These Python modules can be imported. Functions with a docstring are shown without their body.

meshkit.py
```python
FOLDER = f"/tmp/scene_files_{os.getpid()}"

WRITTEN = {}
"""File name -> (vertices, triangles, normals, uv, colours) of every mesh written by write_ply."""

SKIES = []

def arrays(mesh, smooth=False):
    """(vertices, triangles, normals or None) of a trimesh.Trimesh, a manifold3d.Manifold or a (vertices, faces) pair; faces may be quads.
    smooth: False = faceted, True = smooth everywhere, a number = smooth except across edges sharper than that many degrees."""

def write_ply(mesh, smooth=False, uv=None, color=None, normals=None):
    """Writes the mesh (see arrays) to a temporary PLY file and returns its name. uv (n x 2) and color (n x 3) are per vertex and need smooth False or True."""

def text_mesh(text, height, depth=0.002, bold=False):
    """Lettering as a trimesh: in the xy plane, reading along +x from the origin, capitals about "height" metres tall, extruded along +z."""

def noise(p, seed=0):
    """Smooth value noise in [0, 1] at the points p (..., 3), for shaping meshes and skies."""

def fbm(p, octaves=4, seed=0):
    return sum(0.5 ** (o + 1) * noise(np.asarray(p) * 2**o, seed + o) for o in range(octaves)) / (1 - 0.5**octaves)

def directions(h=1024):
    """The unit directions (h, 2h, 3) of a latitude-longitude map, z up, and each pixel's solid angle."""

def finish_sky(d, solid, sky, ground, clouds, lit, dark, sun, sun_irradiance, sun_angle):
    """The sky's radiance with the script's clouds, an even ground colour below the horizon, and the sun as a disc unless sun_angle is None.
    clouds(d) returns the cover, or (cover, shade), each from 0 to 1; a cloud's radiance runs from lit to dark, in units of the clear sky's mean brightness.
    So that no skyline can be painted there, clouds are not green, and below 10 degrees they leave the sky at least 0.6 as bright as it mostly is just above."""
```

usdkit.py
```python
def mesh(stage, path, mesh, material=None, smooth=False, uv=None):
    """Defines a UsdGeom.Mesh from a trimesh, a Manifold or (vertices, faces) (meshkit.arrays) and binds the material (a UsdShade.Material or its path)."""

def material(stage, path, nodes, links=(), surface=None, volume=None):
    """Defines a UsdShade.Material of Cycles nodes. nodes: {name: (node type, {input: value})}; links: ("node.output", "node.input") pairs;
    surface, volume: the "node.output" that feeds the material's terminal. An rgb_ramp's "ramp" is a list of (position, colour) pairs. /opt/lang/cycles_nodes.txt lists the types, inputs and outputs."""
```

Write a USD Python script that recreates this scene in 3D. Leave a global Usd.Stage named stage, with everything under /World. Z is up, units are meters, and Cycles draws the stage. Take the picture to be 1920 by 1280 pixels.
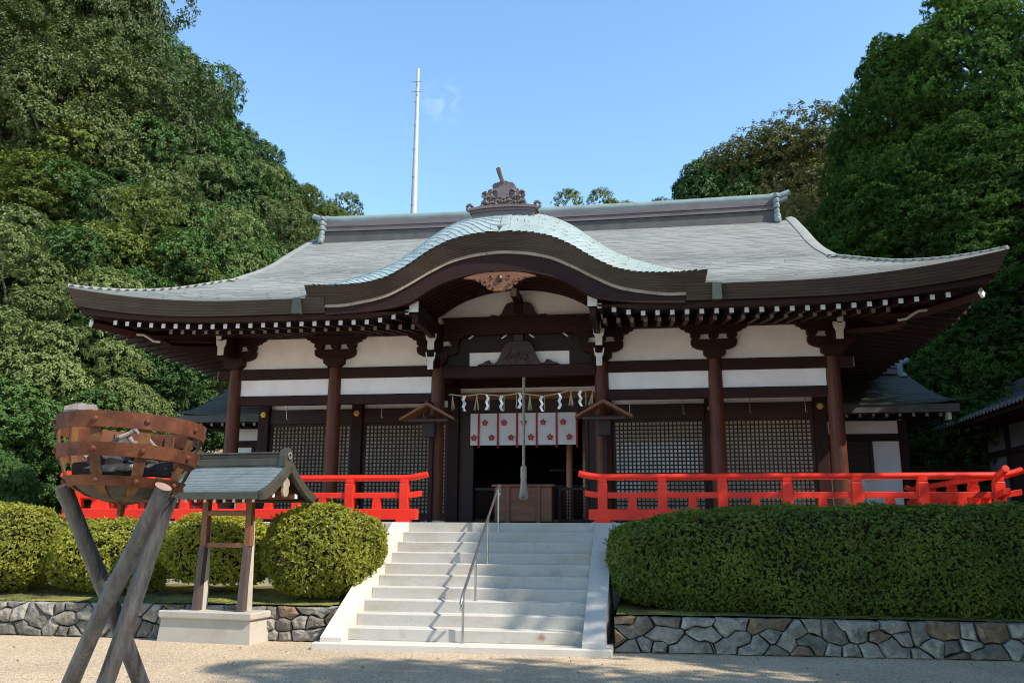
import math, random
import numpy as np, trimesh, usdkit, meshkit
from pxr import Usd, UsdGeom, UsdLux, UsdShade, Gf, Sdf
from scipy.spatial import Voronoi
from shapely.geometry import Polygon, box as sbox

stage = Usd.Stage.CreateInMemory()
UsdGeom.SetStageUpAxis(stage, 'Z')
UsdGeom.Xform.Define(stage, '/World')
UsdGeom.Scope.Define(stage, '/World/Looks')

# ------------------------------------------------------------------ camera
EXPOSURE = 1.05
cam = UsdGeom.Camera.Define(stage, '/World/camera')
F, PIT, YAW, ROL = 1619.06, 0.2176, -0.1531, 0.0055
fw = np.array([math.sin(YAW) * math.cos(PIT), math.cos(YAW) * math.cos(PIT), math.sin(PIT)])
rt = np.array([math.cos(YAW), -math.sin(YAW), 0.0]); up = np.cross(rt, fw)
rt, up = math.cos(ROL) * rt + math.sin(ROL) * up, -math.sin(ROL) * rt + math.cos(ROL) * up
CAM = np.array([2.5439, -12.2518, 1.5743])
m = np.eye(4); m[0, :3], m[1, :3], m[2, :3], m[3, :3] = rt, up, -fw, CAM
cam.AddTransformOp().Set(Gf.Matrix4d(*m.ravel().tolist()))
cam.CreateHorizontalApertureAttr(36.0); cam.CreateVerticalApertureAttr(24.0)
cam.CreateFocalLengthAttr(36.0 * F / 1920)
cam.CreateClippingRangeAttr(Gf.Vec2f(0.1, 5000))
cam.CreateExposureAttr(EXPOSURE)

# ------------------------------------------------------------------ sky and sun
SUN = np.array([0.92, -0.34, 1.0]); SUN /= np.linalg.norm(SUN)
SKY_STRENGTH, SUN_INTENSITY = 0.15, 1.0
def pixdir(u, v):
    d = fw + rt * (u - 960) / F + up * (640 - v) / F
    return d / np.linalg.norm(d)
cd = pixdir(832, 190)
sky_mat = usdkit.material(stage, '/World/Looks/sky_look', {
    'tc': ('texture_coordinate', {}),
    'sky': ('sky_texture', {'sky_type': 'single_scattering', 'sun_disc': False, 'sun_elevation': math.asin(SUN[2]), 'sun_rotation': math.atan2(SUN[0], SUN[1]), 'air_density': 1.0, 'aerosol_density': 0.25, 'ozone_density': 1.0, 'altitude': 100.0}),
    'dist': ('vector_math', {'math_type': 'distance', 'vector2': tuple(cd)}),
    'near': ('map_range', {'range_type': 'smoothstep', 'from_min': 0.035, 'from_max': 0.004, 'to_min': 0.0, 'to_max': 1.0, 'clamp': True}),
    'map': ('mapping', {'scale': (50.0, 50.0, 75.0), 'rotation': (0.2, 0.5, 0.3)}),
    'nz': ('noise_texture', {'scale': 1.0, 'detail': 5.0, 'roughness': 0.6, 'distortion': 0.8}),
    'rg': ('map_range', {'from_min': 0.48, 'from_max': 0.75, 'to_min': 0.0, 'to_max': 0.10, 'clamp': True}),
    'mul': ('math', {'math_type': 'multiply'}),
    'mix': ('mix', {'color2': (7.0, 7.4, 8.2)}),
    'tint': ('mix', {'mix_type': 'multiply', 'fac': 1.0, 'color2': (0.86, 1.02, 1.06)}),
    'bg': ('background_shader', {'strength': SKY_STRENGTH})},
    [('tc.generated', 'dist.vector1'), ('dist.value', 'near.value'), ('tc.generated', 'map.vector'), ('map.vector', 'nz.vector'), ('nz.fac', 'rg.value'),
     ('rg.result', 'mul.value1'), ('near.result', 'mul.value2'), ('mul.value', 'mix.fac'), ('sky.color', 'tint.color1'), ('tint.color', 'mix.color1'), ('mix.color', 'bg.color')], surface='bg.background')
dome = UsdLux.DomeLight.Define(stage, '/World/sky')
UsdShade.MaterialBindingAPI.Apply(dome.GetPrim()).Bind(sky_mat)
dome.GetPrim().SetCustomDataByKey('kind', 'structure'); dome.GetPrim().SetCustomDataByKey('label', 'clear blue sky with one thin wisp of cloud'); dome.GetPrim().SetCustomDataByKey('category', 'sky')
sun = UsdLux.DistantLight.Define(stage, '/World/sun')
sun.CreateIntensityAttr(SUN_INTENSITY); sun.CreateAngleAttr(0.5); sun.CreateColorAttr(Gf.Vec3f(1.0, 0.93, 0.82))
sun.GetPrim().CreateAttribute('inputs:normalize', Sdf.ValueTypeNames.Bool).Set(True)
zx = SUN; xx = np.cross([0, 0, 1.0], zx); xx /= np.linalg.norm(xx); yx = np.cross(zx, xx)
m = np.eye(4); m[0, :3], m[1, :3], m[2, :3] = xx, yx, zx
sun.AddTransformOp().Set(Gf.Matrix4d(*m.ravel().tolist()))

# ------------------------------------------------------------------ object helpers
_used = {}
def clean(name, parent):
    k = (parent, name); n = _used.get(k, -1) + 1; _used[k] = n
    return parent + '/' + (name if n == 0 else f'{name}_{n:03d}')
def pathof(p): return '/World' if p is None else (p if isinstance(p, str) else str(p.GetPath()))
def setd(p, label=None, cat=None, group=None, kind=None):
    for k, v in (('label', label), ('category', cat), ('group', group), ('kind', kind)):
        if v: p.SetCustomDataByKey(k, v)
    return p
def obj(name, mesh, mat, parent=None, smooth=False, label=None, cat=None, group=None, kind=None):
    path = clean(name, pathof(parent))
    o = usdkit.mesh(stage, path, mesh, M[mat] if isinstance(mat, str) else mat, smooth).GetPrim()
    return setd(o, label, cat, group, kind)
def thing(name, label, cat, loc=(0, 0, 0), rotz=0.0, group=None, kind=None):
    x = UsdGeom.Xform.Define(stage, clean(name, '/World'))
    if any(loc): x.AddTranslateOp().Set(Gf.Vec3d(*map(float, loc)))
    if rotz: x.AddRotateZOp().Set(float(rotz))
    return setd(x.GetPrim(), label, cat, group, kind)
def proto(name):
    return stage.CreateClassPrim('/World/' + name)
def copy(name, src, label, cat, loc, rotz=0.0, scale=(1, 1, 1), group=None):
    x = UsdGeom.Xform.Define(stage, clean(name, '/World'))
    x.AddTranslateOp().Set(Gf.Vec3d(*map(float, loc))); x.AddRotateZOp().Set(float(rotz)); x.AddScaleOp().Set(Gf.Vec3f(*map(float, scale)))
    x.GetPrim().GetReferences().AddInternalReference(src.GetPath()); x.GetPrim().SetInstanceable(True)
    return setd(x.GetPrim(), label, cat, group)

# ------------------------------------------------------------------ mesh helpers: every shape is (vertices, triangles)
def join(*ms):
    vs, fs, n = [], [], 0
    for v, f in ms:
        vs.append(np.asarray(v, float)); fs.append(np.asarray(f, int) + n); n += len(v)
    return np.vstack(vs), np.vstack(fs)
def tri(q): q = np.asarray(q); return np.vstack([q[:, [0, 1, 2]], q[:, [0, 2, 3]]])
BQ = tri([[0, 2, 3, 1], [4, 5, 7, 6], [0, 1, 5, 4], [2, 6, 7, 3], [0, 4, 6, 2], [1, 3, 7, 5]])
def bx(x0, x1, y0, y1, z0, z1):
    v = np.array([[x, y, z] for z in (z0, z1) for y in (y0, y1) for x in (x0, x1)], float)
    return v, BQ
def cbx(x0, x1, y0, y1, z0, z1, c=0.008):
    c = min(c, (x1 - x0) / 3, (y1 - y0) / 3, (z1 - z0) / 3); pts = []
    for X, sx in ((x0, 1), (x1, -1)):
        for Y, sy in ((y0, 1), (y1, -1)):
            for Z, sz in ((z0, 1), (z1, -1)):
                pts += [(X + sx * c, Y + sy * c, Z), (X + sx * c, Y, Z + sz * c), (X, Y + sy * c, Z + sz * c)]
    h = trimesh.convex.convex_hull(np.array(pts)); return np.array(h.vertices), np.array(h.faces)
def hull(pts):
    h = trimesh.convex.convex_hull(np.array(pts, float)); return np.array(h.vertices), np.array(h.faces)
def grid(P, flip=False):
    n, k = P.shape[:2]; i, j = np.meshgrid(np.arange(n - 1), np.arange(k - 1), indexing='ij')
    a = (i * k + j).ravel(); q = np.stack([a, a + k, a + k + 1, a + 1], 1)
    if flip: q = q[:, ::-1]
    return P.reshape(-1, 3), tri(q)
def tube(pts, r, n=8, caps=True):
    p = np.asarray(pts, float); r = np.broadcast_to(r, (len(p),)); t = np.gradient(p, axis=0); t /= np.linalg.norm(t, axis=1, keepdims=True) + 1e-12
    ref = np.array([0, 0, 1.0]) if abs(t[0, 2]) < 0.9 else np.array([1.0, 0, 0])
    a = np.cross(t, ref); a /= np.linalg.norm(a, axis=1, keepdims=True) + 1e-12; b = np.cross(t, a)
    an = np.arange(n) * 2 * np.pi / n
    v = p[:, None] + r[:, None, None] * (np.cos(an)[None, :, None] * a[:, None] + np.sin(an)[None, :, None] * b[:, None])
    f = []
    for i in range(len(p) - 1):
        for j in range(n):
            k = (j + 1) % n; f.append([i * n + j, (i + 1) * n + j, (i + 1) * n + k, i * n + k])
    v = v.reshape(-1, 3); f = tri(np.array(f)[:, ::-1])
    if caps:
        v = np.vstack([v, p[0], p[-1]]); L = len(v); e = (len(p) - 1) * n
        c = [[L - 2, (j + 1) % n, j] for j in range(n)] + [[L - 1, e + j, e + (j + 1) % n] for j in range(n)]
        f = np.vstack([f, np.array(c)[:, ::-1]])
    return v, f
def cyl(x, y, z0, z1, r0, r1=None, n=20): return tube([(x, y, z0), (x, y, z1)], [r0, r0 if r1 is None else r1], n)
def lathe(prof, c=(0, 0, 0), n=24):
    pr = np.asarray(prof, float); an = np.arange(n + 1) * 2 * np.pi / n
    P = np.stack([np.stack([c[0] + r * np.cos(an), c[1] + r * np.sin(an), np.full(n + 1, c[2] + z)], 1) for r, z in pr]); return grid(P, True)
def extr(poly, axis, a, b):
    """polygon in the plane normal to axis ('x': (y,z), 'y': (x,z), 'z': (x,y)) extruded from a to b"""
    P = poly if isinstance(poly, Polygon) else Polygon(poly)
    if not P.is_valid: P = P.buffer(0)
    ms = []
    for g in getattr(P, 'geoms', [P]):
        t = trimesh.creation.extrude_polygon(g, b - a, engine='earcut'); v = np.array(t.vertices); f = np.array(t.faces)
        if axis == 'z': w = np.stack([v[:, 0], v[:, 1], v[:, 2] + a], 1)
        elif axis == 'y': w = np.stack([v[:, 0], v[:, 2] + a, v[:, 1]], 1); f = f[:, ::-1]
        else: w = np.stack([v[:, 2] + a, v[:, 0], v[:, 1]], 1)
        ms.append((w, f))
    return join(*ms)
def xf(mesh, M4=None, s=(1, 1, 1), t=(0, 0, 0), mirror_x=False):
    v, f = mesh; v = np.array(v, float) * np.array(s) + np.array(t); f = np.array(f)
    if mirror_x: v[:, 0] *= -1; f = f[:, ::-1]
    return v, f
def sweep(path, sec, closed=True):
    """rectangular/any section (offsets along A = side, B = up lists) along a path with given frames: path rows are (point, A, B)"""
    P = np.stack([np.stack([p + a * A + b * B for a, b in sec + ([sec[0]] if closed else [])]) for p, A, B in path]); return grid(P)
def interp(x, pts):
    p = np.array(pts); return np.interp(x, p[:, 0], p[:, 1])
from scipy.interpolate import PchipInterpolator
def spline(pts): p = np.array(pts, float); return PchipInterpolator(p[:, 0], p[:, 1], extrapolate=True)

# ------------------------------------------------------------------ materials
M = {}
def mat(name, c1, c2, scale=6.0, rough=0.6, stretch=(1, 1, 1), bump=0.0, bscale=None, detail=4.0, spec=0.5, metallic=0.0, c3=None, c3_scale=1.0, c3_amt=(0.55, 0.75), island=0.0, dist=0.02):
    """two-tone noise material in object space, optional larger stains, bump and per-piece brightness"""
    n = {'tc': ('texture_coordinate', {}), 'mp': ('mapping', {'scale': tuple(map(float, stretch))}),
         'nz': ('noise_texture', {'scale': float(scale), 'detail': float(detail), 'roughness': 0.6}),
         'rp': ('rgb_ramp', {'ramp': [(0.3, c1), (0.7, c2)]}),
         'p': ('principled_bsdf', {'roughness': float(rough), 'specular_ior_level': float(spec), 'metallic': float(metallic)})}
    l = [('tc.object', 'mp.vector'), ('mp.vector', 'nz.vector'), ('nz.fac', 'rp.fac')]
    out = 'rp.color'
    if c3 is not None:
        n['n3'] = ('noise_texture', {'scale': float(c3_scale), 'detail': 5.0, 'roughness': 0.65}); n['r3'] = ('map_range', {'from_min': c3_amt[0], 'from_max': c3_amt[1], 'clamp': True}); n['m3'] = ('mix', {'color2': tuple(c3)})
        l += [('tc.object', 'n3.vector'), ('n3.fac', 'r3.value'), ('r3.result', 'm3.fac'), (out, 'm3.color1')]; out = 'm3.color'
    if island:
        n['g'] = ('geometry', {}); n['ri'] = ('map_range', {'to_min': 1 - island, 'to_max': 1 + island}); n['hs'] = ('hsv', {})
        l += [('g.random_per_island', 'ri.value'), ('ri.result', 'hs.value'), (out, 'hs.color')]; out = 'hs.color'
    l.append((out, 'p.base_color'))
    if bump:
        n['bn'] = ('noise_texture', {'scale': float(bscale or scale * 3), 'detail': 3.0}); n['bp'] = ('bump', {'strength': float(bump), 'distance': float(dist)})
        l += [('mp.vector', 'bn.vector'), ('bn.fac', 'bp.height'), ('bp.normal', 'p.normal')]
    M[name] = usdkit.material(stage, '/World/Looks/' + name, n, l, surface='p.BSDF')
def leafmat(name, dark, mid, light, rough=0.45, trans=0.25, spec=0.45, big=0.35, amp=(0.55, 0.5)):
    n = {'g': ('geometry', {}), 'tc': ('texture_coordinate', {}), 'oi': ('object_info', {}),
         'nz': ('noise_texture', {'scale': big, 'detail': 2.0}), 'a1': ('math', {'math_type': 'multiply_add', 'value2': amp[0], 'value3': 0.0}),
         'a2': ('math', {'math_type': 'multiply_add', 'value2': amp[1]}), 'a3': ('math', {'math_type': 'multiply_add', 'value2': 0.22}),
         'rp': ('rgb_ramp', {'ramp': [(0.25, dark), (0.62, mid), (0.95, light)]}),
         'p': ('principled_bsdf', {'roughness': rough, 'specular_ior_level': spec}), 't': ('translucent_bsdf', {}), 'tm': ('mix', {'mix_type': 'multiply', 'fac': 1.0, 'color2': (1.0, 1.25, 0.5)}), 'mx': ('mix_closure', {'fac': trans})}
    l = [('g.random_per_island', 'a1.value1'), ('nz.fac', 'a2.value1'), ('a1.value', 'a2.value3'), ('oi.random', 'a3.value1'), ('a2.value', 'a3.value3'), ('a3.value', 'rp.fac'), ('g.position', 'nz.vector'),
         ('rp.color', 'p.base_color'), ('rp.color', 'tm.color1'), ('tm.color', 't.color'), ('p.BSDF', 'mx.closure1'), ('t.BSDF', 'mx.closure2')]
    M[name] = usdkit.material(stage, '/World/Looks/' + name, n, l, surface='mx.closure')

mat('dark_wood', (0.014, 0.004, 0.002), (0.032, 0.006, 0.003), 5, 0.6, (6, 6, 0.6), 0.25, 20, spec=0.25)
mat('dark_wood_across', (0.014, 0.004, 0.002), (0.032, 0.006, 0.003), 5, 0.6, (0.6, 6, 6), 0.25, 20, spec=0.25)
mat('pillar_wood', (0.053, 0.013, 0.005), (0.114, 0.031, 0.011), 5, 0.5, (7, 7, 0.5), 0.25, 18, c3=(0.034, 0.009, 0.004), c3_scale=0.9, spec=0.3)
mat('door_wood', (0.015, 0.003, 0.001), (0.026, 0.005, 0.003), 6, 0.6, (6, 6, 0.6))
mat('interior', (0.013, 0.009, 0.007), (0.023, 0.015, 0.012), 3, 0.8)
mat('warm_wood', (0.134, 0.046, 0.015), (0.190, 0.074, 0.024), 4, 0.55, (1, 8, 8), 0.2)
mat('post_wood', (0.118, 0.045, 0.018), (0.192, 0.074, 0.029), 4, 0.6, (7, 7, 0.5), 0.25, 18, c3=(0.088, 0.031, 0.017), c3_scale=2)
mat('scorched_wood', (0.048, 0.031, 0.027), (0.084, 0.053, 0.042), 5, 0.6, (7, 7, 0.6), 0.25)
mat('carved_wood', (0.024, 0.005, 0.004), (0.044, 0.012, 0.007), 8, 0.5)
mat('box_wood', (0.112, 0.035, 0.013), (0.212, 0.069, 0.028), 3, 0.5, (0.6, 5, 6), 0.2)
mat('plaster', (0.805, 0.777, 0.794), (0.904, 0.882, 0.898), 2.5, 0.9, c3=(0.728, 0.677, 0.661), c3_scale=1.1, c3_amt=(0.52, 0.82), spec=0.2, detail=7)
mat('shaded_plaster', (0.15, 0.15, 0.155), (0.21, 0.21, 0.215), 2.5, 0.9)  # plaster darkened in its colour to stand in for the corridor's deep shade
mat('white_paint', (0.566, 0.551, 0.520), (0.627, 0.612, 0.589), 5, 0.7)
mat('aged_white', (0.275, 0.216, 0.144), (0.406, 0.353, 0.275), 7, 0.8, island=0.2)
mat('cream_board', (0.271, 0.216, 0.154), (0.358, 0.301, 0.228), 3, 0.8, c3=(0.185, 0.117, 0.062), c3_scale=1.4, c3_amt=(0.58, 0.75))
mat('eave_board', (0.048, 0.031, 0.021), (0.068, 0.045, 0.031), 3, 0.75, (0.5, 4, 4), c3=(0.040, 0.027, 0.018), c3_scale=0.8, spec=0.15)
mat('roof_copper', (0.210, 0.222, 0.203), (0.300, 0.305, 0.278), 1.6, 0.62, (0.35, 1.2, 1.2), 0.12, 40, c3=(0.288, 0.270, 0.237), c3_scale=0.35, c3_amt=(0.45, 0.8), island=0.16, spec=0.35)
mat('pale_copper', (0.244, 0.318, 0.318), (0.318, 0.382, 0.377), 4, 0.6, c3=(0.297, 0.308, 0.276), c3_scale=1.6, c3_amt=(0.55, 0.8), island=0.10, spec=0.35)
mat('green_copper', (0.130, 0.178, 0.170), (0.214, 0.268, 0.255), 5, 0.6, (1, 1, 1), c3=(0.133, 0.148, 0.143), c3_scale=2.5, c3_amt=(0.45, 0.7))
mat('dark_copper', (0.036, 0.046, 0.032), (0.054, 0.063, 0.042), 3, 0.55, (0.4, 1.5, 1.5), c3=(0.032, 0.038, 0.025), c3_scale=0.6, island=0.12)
mat('shrine_copper', (0.101, 0.130, 0.136), (0.139, 0.168, 0.170), 5, 0.6, c3=(0.093, 0.113, 0.118), c3_scale=2.2, island=0.10)
mat('shrine_trim', (0.032, 0.029, 0.019), (0.050, 0.045, 0.031), 4, 0.6, c3=(0.054, 0.057, 0.044), c3_scale=3)
mat('ridge_board', (0.095, 0.073, 0.076), (0.151, 0.120, 0.120), 3, 0.6, (0.3, 4, 5), c3=(0.057, 0.048, 0.048), c3_scale=0.9)
mat('ridge_dark', (0.057, 0.053, 0.048), (0.095, 0.084, 0.076), 3, 0.6)
mat('crest_tile', (0.091, 0.073, 0.064), (0.150, 0.120, 0.105), 9, 0.6, c3=(0.053, 0.045, 0.043), c3_scale=4)
mat('red_lacquer', (0.678, 0.021, 0.009), (0.855, 0.033, 0.010), 2.0, 0.45, spec=0.35, c3=(0.541, 0.029, 0.014), c3_scale=5.0, c3_amt=(0.58, 0.74), bump=0.08, bscale=30, detail=6)
mat('granite', (0.420, 0.383, 0.332), (0.589, 0.534, 0.462), 90, 0.75, detail=6, c3=(0.408, 0.366, 0.299), c3_scale=1.1, c3_amt=(0.5, 0.85), bump=0.15, bscale=120, dist=0.004, spec=0.3)
mat('granite_step', (0.308, 0.302, 0.283), (0.430, 0.417, 0.388), 80, 0.75, detail=6, c3=(0.330, 0.284, 0.217), c3_scale=0.8, c3_amt=(0.56, 0.85), bump=0.15, bscale=120, dist=0.004, spec=0.3)
mat('granite_warm', (0.299, 0.264, 0.220), (0.429, 0.388, 0.327), 110, 0.8, detail=6, c3=(0.272, 0.234, 0.187), c3_scale=1.6, c3_amt=(0.5, 0.85), bump=0.2, bscale=140, dist=0.004, spec=0.3)
mat('rust_stain', (0.315, 0.137, 0.053), (0.441, 0.231, 0.105), 12, 0.8)
for i, (a, b) in enumerate((((0.205, 0.18, 0.148), (0.36, 0.32, 0.265)), ((0.125, 0.108, 0.088), (0.245, 0.215, 0.178)), ((0.15, 0.098, 0.060), (0.28, 0.185, 0.11)), ((0.24, 0.215, 0.18), (0.40, 0.365, 0.31)))):
    a, b = [tuple(0.8 * x for x in t_) for t_ in (a, b)]; mat(f'field_stone_{"abcd"[i]}', a, b, 7, 0.85, detail=7, bump=0.8, bscale=11, c3=(0.075, 0.072, 0.06), c3_scale=4.5, c3_amt=(0.48, 0.72), dist=0.05, spec=0.25)
mat('mortar', (0.018, 0.017, 0.014), (0.031, 0.028, 0.024), 12, 0.95)
mat('steel', (0.336, 0.328, 0.319), (0.437, 0.428, 0.420), 5, 0.28, metallic=0.9)
mat('rust_iron', (0.046, 0.015, 0.007), (0.110, 0.032, 0.015), 7, 0.78, c3=(0.129, 0.046, 0.018), c3_scale=3.5, c3_amt=(0.45, 0.7), bump=0.35, bscale=60, dist=0.006, spec=0.25, detail=7)
mat('rust_rib', (0.076, 0.033, 0.013), (0.168, 0.077, 0.027), 8, 0.78, c3=(0.059, 0.023, 0.012), c3_scale=5, c3_amt=(0.45, 0.65), bump=0.3, bscale=60, dist=0.006, spec=0.25, detail=7)
mat('bowl_iron', (0.022, 0.017, 0.011), (0.048, 0.035, 0.022), 10, 0.7, c3=(0.059, 0.044, 0.026), c3_scale=5, bump=0.5, bscale=40, dist=0.01)
mat('bronze_leg', (0.008, 0.008, 0.009), (0.082, 0.080, 0.079), 2.6, 0.5, (4, 4, 0.9), 0.5, 14, c3=(0.07, 0.038, 0.022), c3_scale=2.4, c3_amt=(0.58, 0.76), spec=0.5, detail=8)
mat('leg_end', (0.192, 0.111, 0.081), (0.265, 0.161, 0.125), 20, 0.7)
mat('charred', (0.013, 0.011, 0.011), (0.042, 0.038, 0.036), 12, 0.7)
mat('pale_firewood', (0.153, 0.123, 0.106), (0.221, 0.188, 0.168), 6, 0.8, (1, 8, 8))
mat('straw', (0.302, 0.235, 0.134), (0.420, 0.344, 0.218), 12, 0.85)
mat('rope', (0.238, 0.210, 0.164), (0.328, 0.300, 0.244), 10, 0.85, bump=0.3)
mat('paper', (0.760, 0.760, 0.760), (0.817, 0.817, 0.817), 3, 0.85)
mat('shoji', (0.562, 0.477, 0.370), (0.749, 0.651, 0.516), 1.2, 0.9)
mat('shoji_light', (0.805, 0.816, 0.828), (0.920, 0.920, 0.920), 2, 0.9)
mat('curtain_white', (0.612, 0.603, 0.612), (0.697, 0.689, 0.697), 2, 0.9)
mat('curtain_red', (0.300, 0.022, 0.020), (0.400, 0.035, 0.030), 5, 0.85)
mat('crest_red', (0.360, 0.040, 0.035), (0.420, 0.060, 0.050), 5, 0.85)
mat('brass', (0.578, 0.378, 0.084), (0.735, 0.504, 0.147), 8, 0.35, metallic=0.8)
mat('inner_post', (0.408, 0.168, 0.090), (0.528, 0.240, 0.132), 4, 0.5, (6, 6, 0.6))
mat('clay_tile', (0.034, 0.036, 0.039), (0.062, 0.066, 0.074), 6, 0.45, island=0.2)
mat('mast_white', (0.367, 0.372, 0.396), (0.426, 0.431, 0.456), 3, 0.5)
mat('bark', (0.105, 0.090, 0.071), (0.210, 0.183, 0.153), 3, 0.9, (4, 4, 0.8), 0.5, 10)
mat('conifer_bark', (0.036, 0.027, 0.021), (0.074, 0.053, 0.039), 3, 0.9, (6, 6, 0.6), 0.5, 10)
mat('core_dark', (0.014, 0.013, 0.007), (0.030, 0.027, 0.014), 6, 0.95, spec=0.1)  # near-black look of the cores that block light inside the shrubs
leafmat('leaf_laurel', (0.036, 0.077, 0.016), (0.090, 0.166, 0.033), (0.165, 0.261, 0.050), 0.5, 0.12, 0.25)
leafmat('leaf_olive', (0.076, 0.098, 0.016), (0.163, 0.197, 0.026), (0.271, 0.301, 0.042), 0.5, 0.12, 0.25)
leafmat('leaf_oak', (0.046, 0.068, 0.017), (0.109, 0.129, 0.030), (0.198, 0.213, 0.053), 0.5, 0.12, 0.25)
leafmat('leaf_grey', (0.088, 0.115, 0.034), (0.181, 0.224, 0.065), (0.327, 0.364, 0.108), 0.5, 0.12, 0.25)
leafmat('leaf_brown', (0.085, 0.082, 0.020), (0.163, 0.148, 0.033), (0.271, 0.234, 0.053), 0.5, 0.12, 0.25)
leafmat('leaf_conifer', (0.031, 0.068, 0.011), (0.099, 0.179, 0.028), (0.233, 0.327, 0.053), 0.7, 0.15, 0.12)
leafmat('leaf_azalea', (0.161, 0.168, 0.019), (0.356, 0.341, 0.036), (0.623, 0.529, 0.065), 0.45, 0.28, big=1.4, amp=(0.5, 0.65))
leafmat('leaf_hedge', (0.045, 0.075, 0.012), (0.140, 0.185, 0.025), (0.300, 0.315, 0.050), 0.45, 0.22, 0.35, big=1.7, amp=(0.45, 0.75))
leafmat('moss_leaf', (0.062, 0.078, 0.021), (0.114, 0.135, 0.035), (0.177, 0.187, 0.061), 0.8, 0.2)

M['granite_step'] = usdkit.material(stage, '/World/Looks/weathered_step', {
    'g': ('geometry', {}), 'n1': ('noise_texture', {'scale': 80.0, 'detail': 6.0, 'roughness': 0.6}), 'r1': ('rgb_ramp', {'ramp': [(0.3, (0.345, 0.318, 0.28)), (0.7, (0.53, 0.495, 0.44))]}),
    'mp': ('mapping', {'scale': (0.9, 0.9, 2.2)}), 'n2': ('noise_texture', {'scale': 1.3, 'detail': 7.0, 'roughness': 0.7}), 'm2': ('map_range', {'from_min': 0.46, 'from_max': 0.70, 'to_max': 0.85, 'clamp': True}), 'x2': ('mix', {'color2': (0.36, 0.305, 0.225)}),
    'n4': ('noise_texture', {'scale': 3.1, 'detail': 8.0, 'roughness': 0.75}), 'm4': ('map_range', {'from_min': 0.56, 'from_max': 0.74, 'to_max': 0.7, 'clamp': True}), 'x4': ('mix', {'color2': (0.24, 0.23, 0.205)}),
    'ds': ('vector_math', {'math_type': 'distance', 'vector2': (1.08, 0.0, 0.185)}), 'n3': ('noise_texture', {'scale': 16.0, 'detail': 4.0}), 'ad': ('math', {'math_type': 'multiply_add', 'value2': 0.11}), 'm3': ('map_range', {'from_min': 0.125, 'from_max': 0.07, 'to_max': 0.85, 'clamp': True}), 'x3': ('mix', {'color2': (0.26, 0.11, 0.04)}),
    'bn': ('bump', {'strength': 0.2, 'distance': 0.004}), 'p': ('principled_bsdf', {'roughness': 0.78, 'specular_ior_level': 0.3})},
    [('g.position', 'n1.vector'), ('n1.fac', 'r1.fac'), ('g.position', 'mp.vector'), ('mp.vector', 'n2.vector'), ('n2.fac', 'm2.value'), ('m2.result', 'x2.fac'), ('r1.color', 'x2.color1'), ('g.position', 'n4.vector'), ('n4.fac', 'm4.value'), ('m4.result', 'x4.fac'), ('x2.color', 'x4.color1'),
     ('g.position', 'ds.vector1'), ('g.position', 'n3.vector'), ('n3.fac', 'ad.value1'), ('ds.value', 'ad.value3'), ('ad.value', 'm3.value'), ('m3.result', 'x3.fac'), ('x4.color', 'x3.color1'), ('x3.color', 'p.base_color'), ('n1.fac', 'bn.height'), ('bn.normal', 'p.normal')], surface='p.BSDF')
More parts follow.
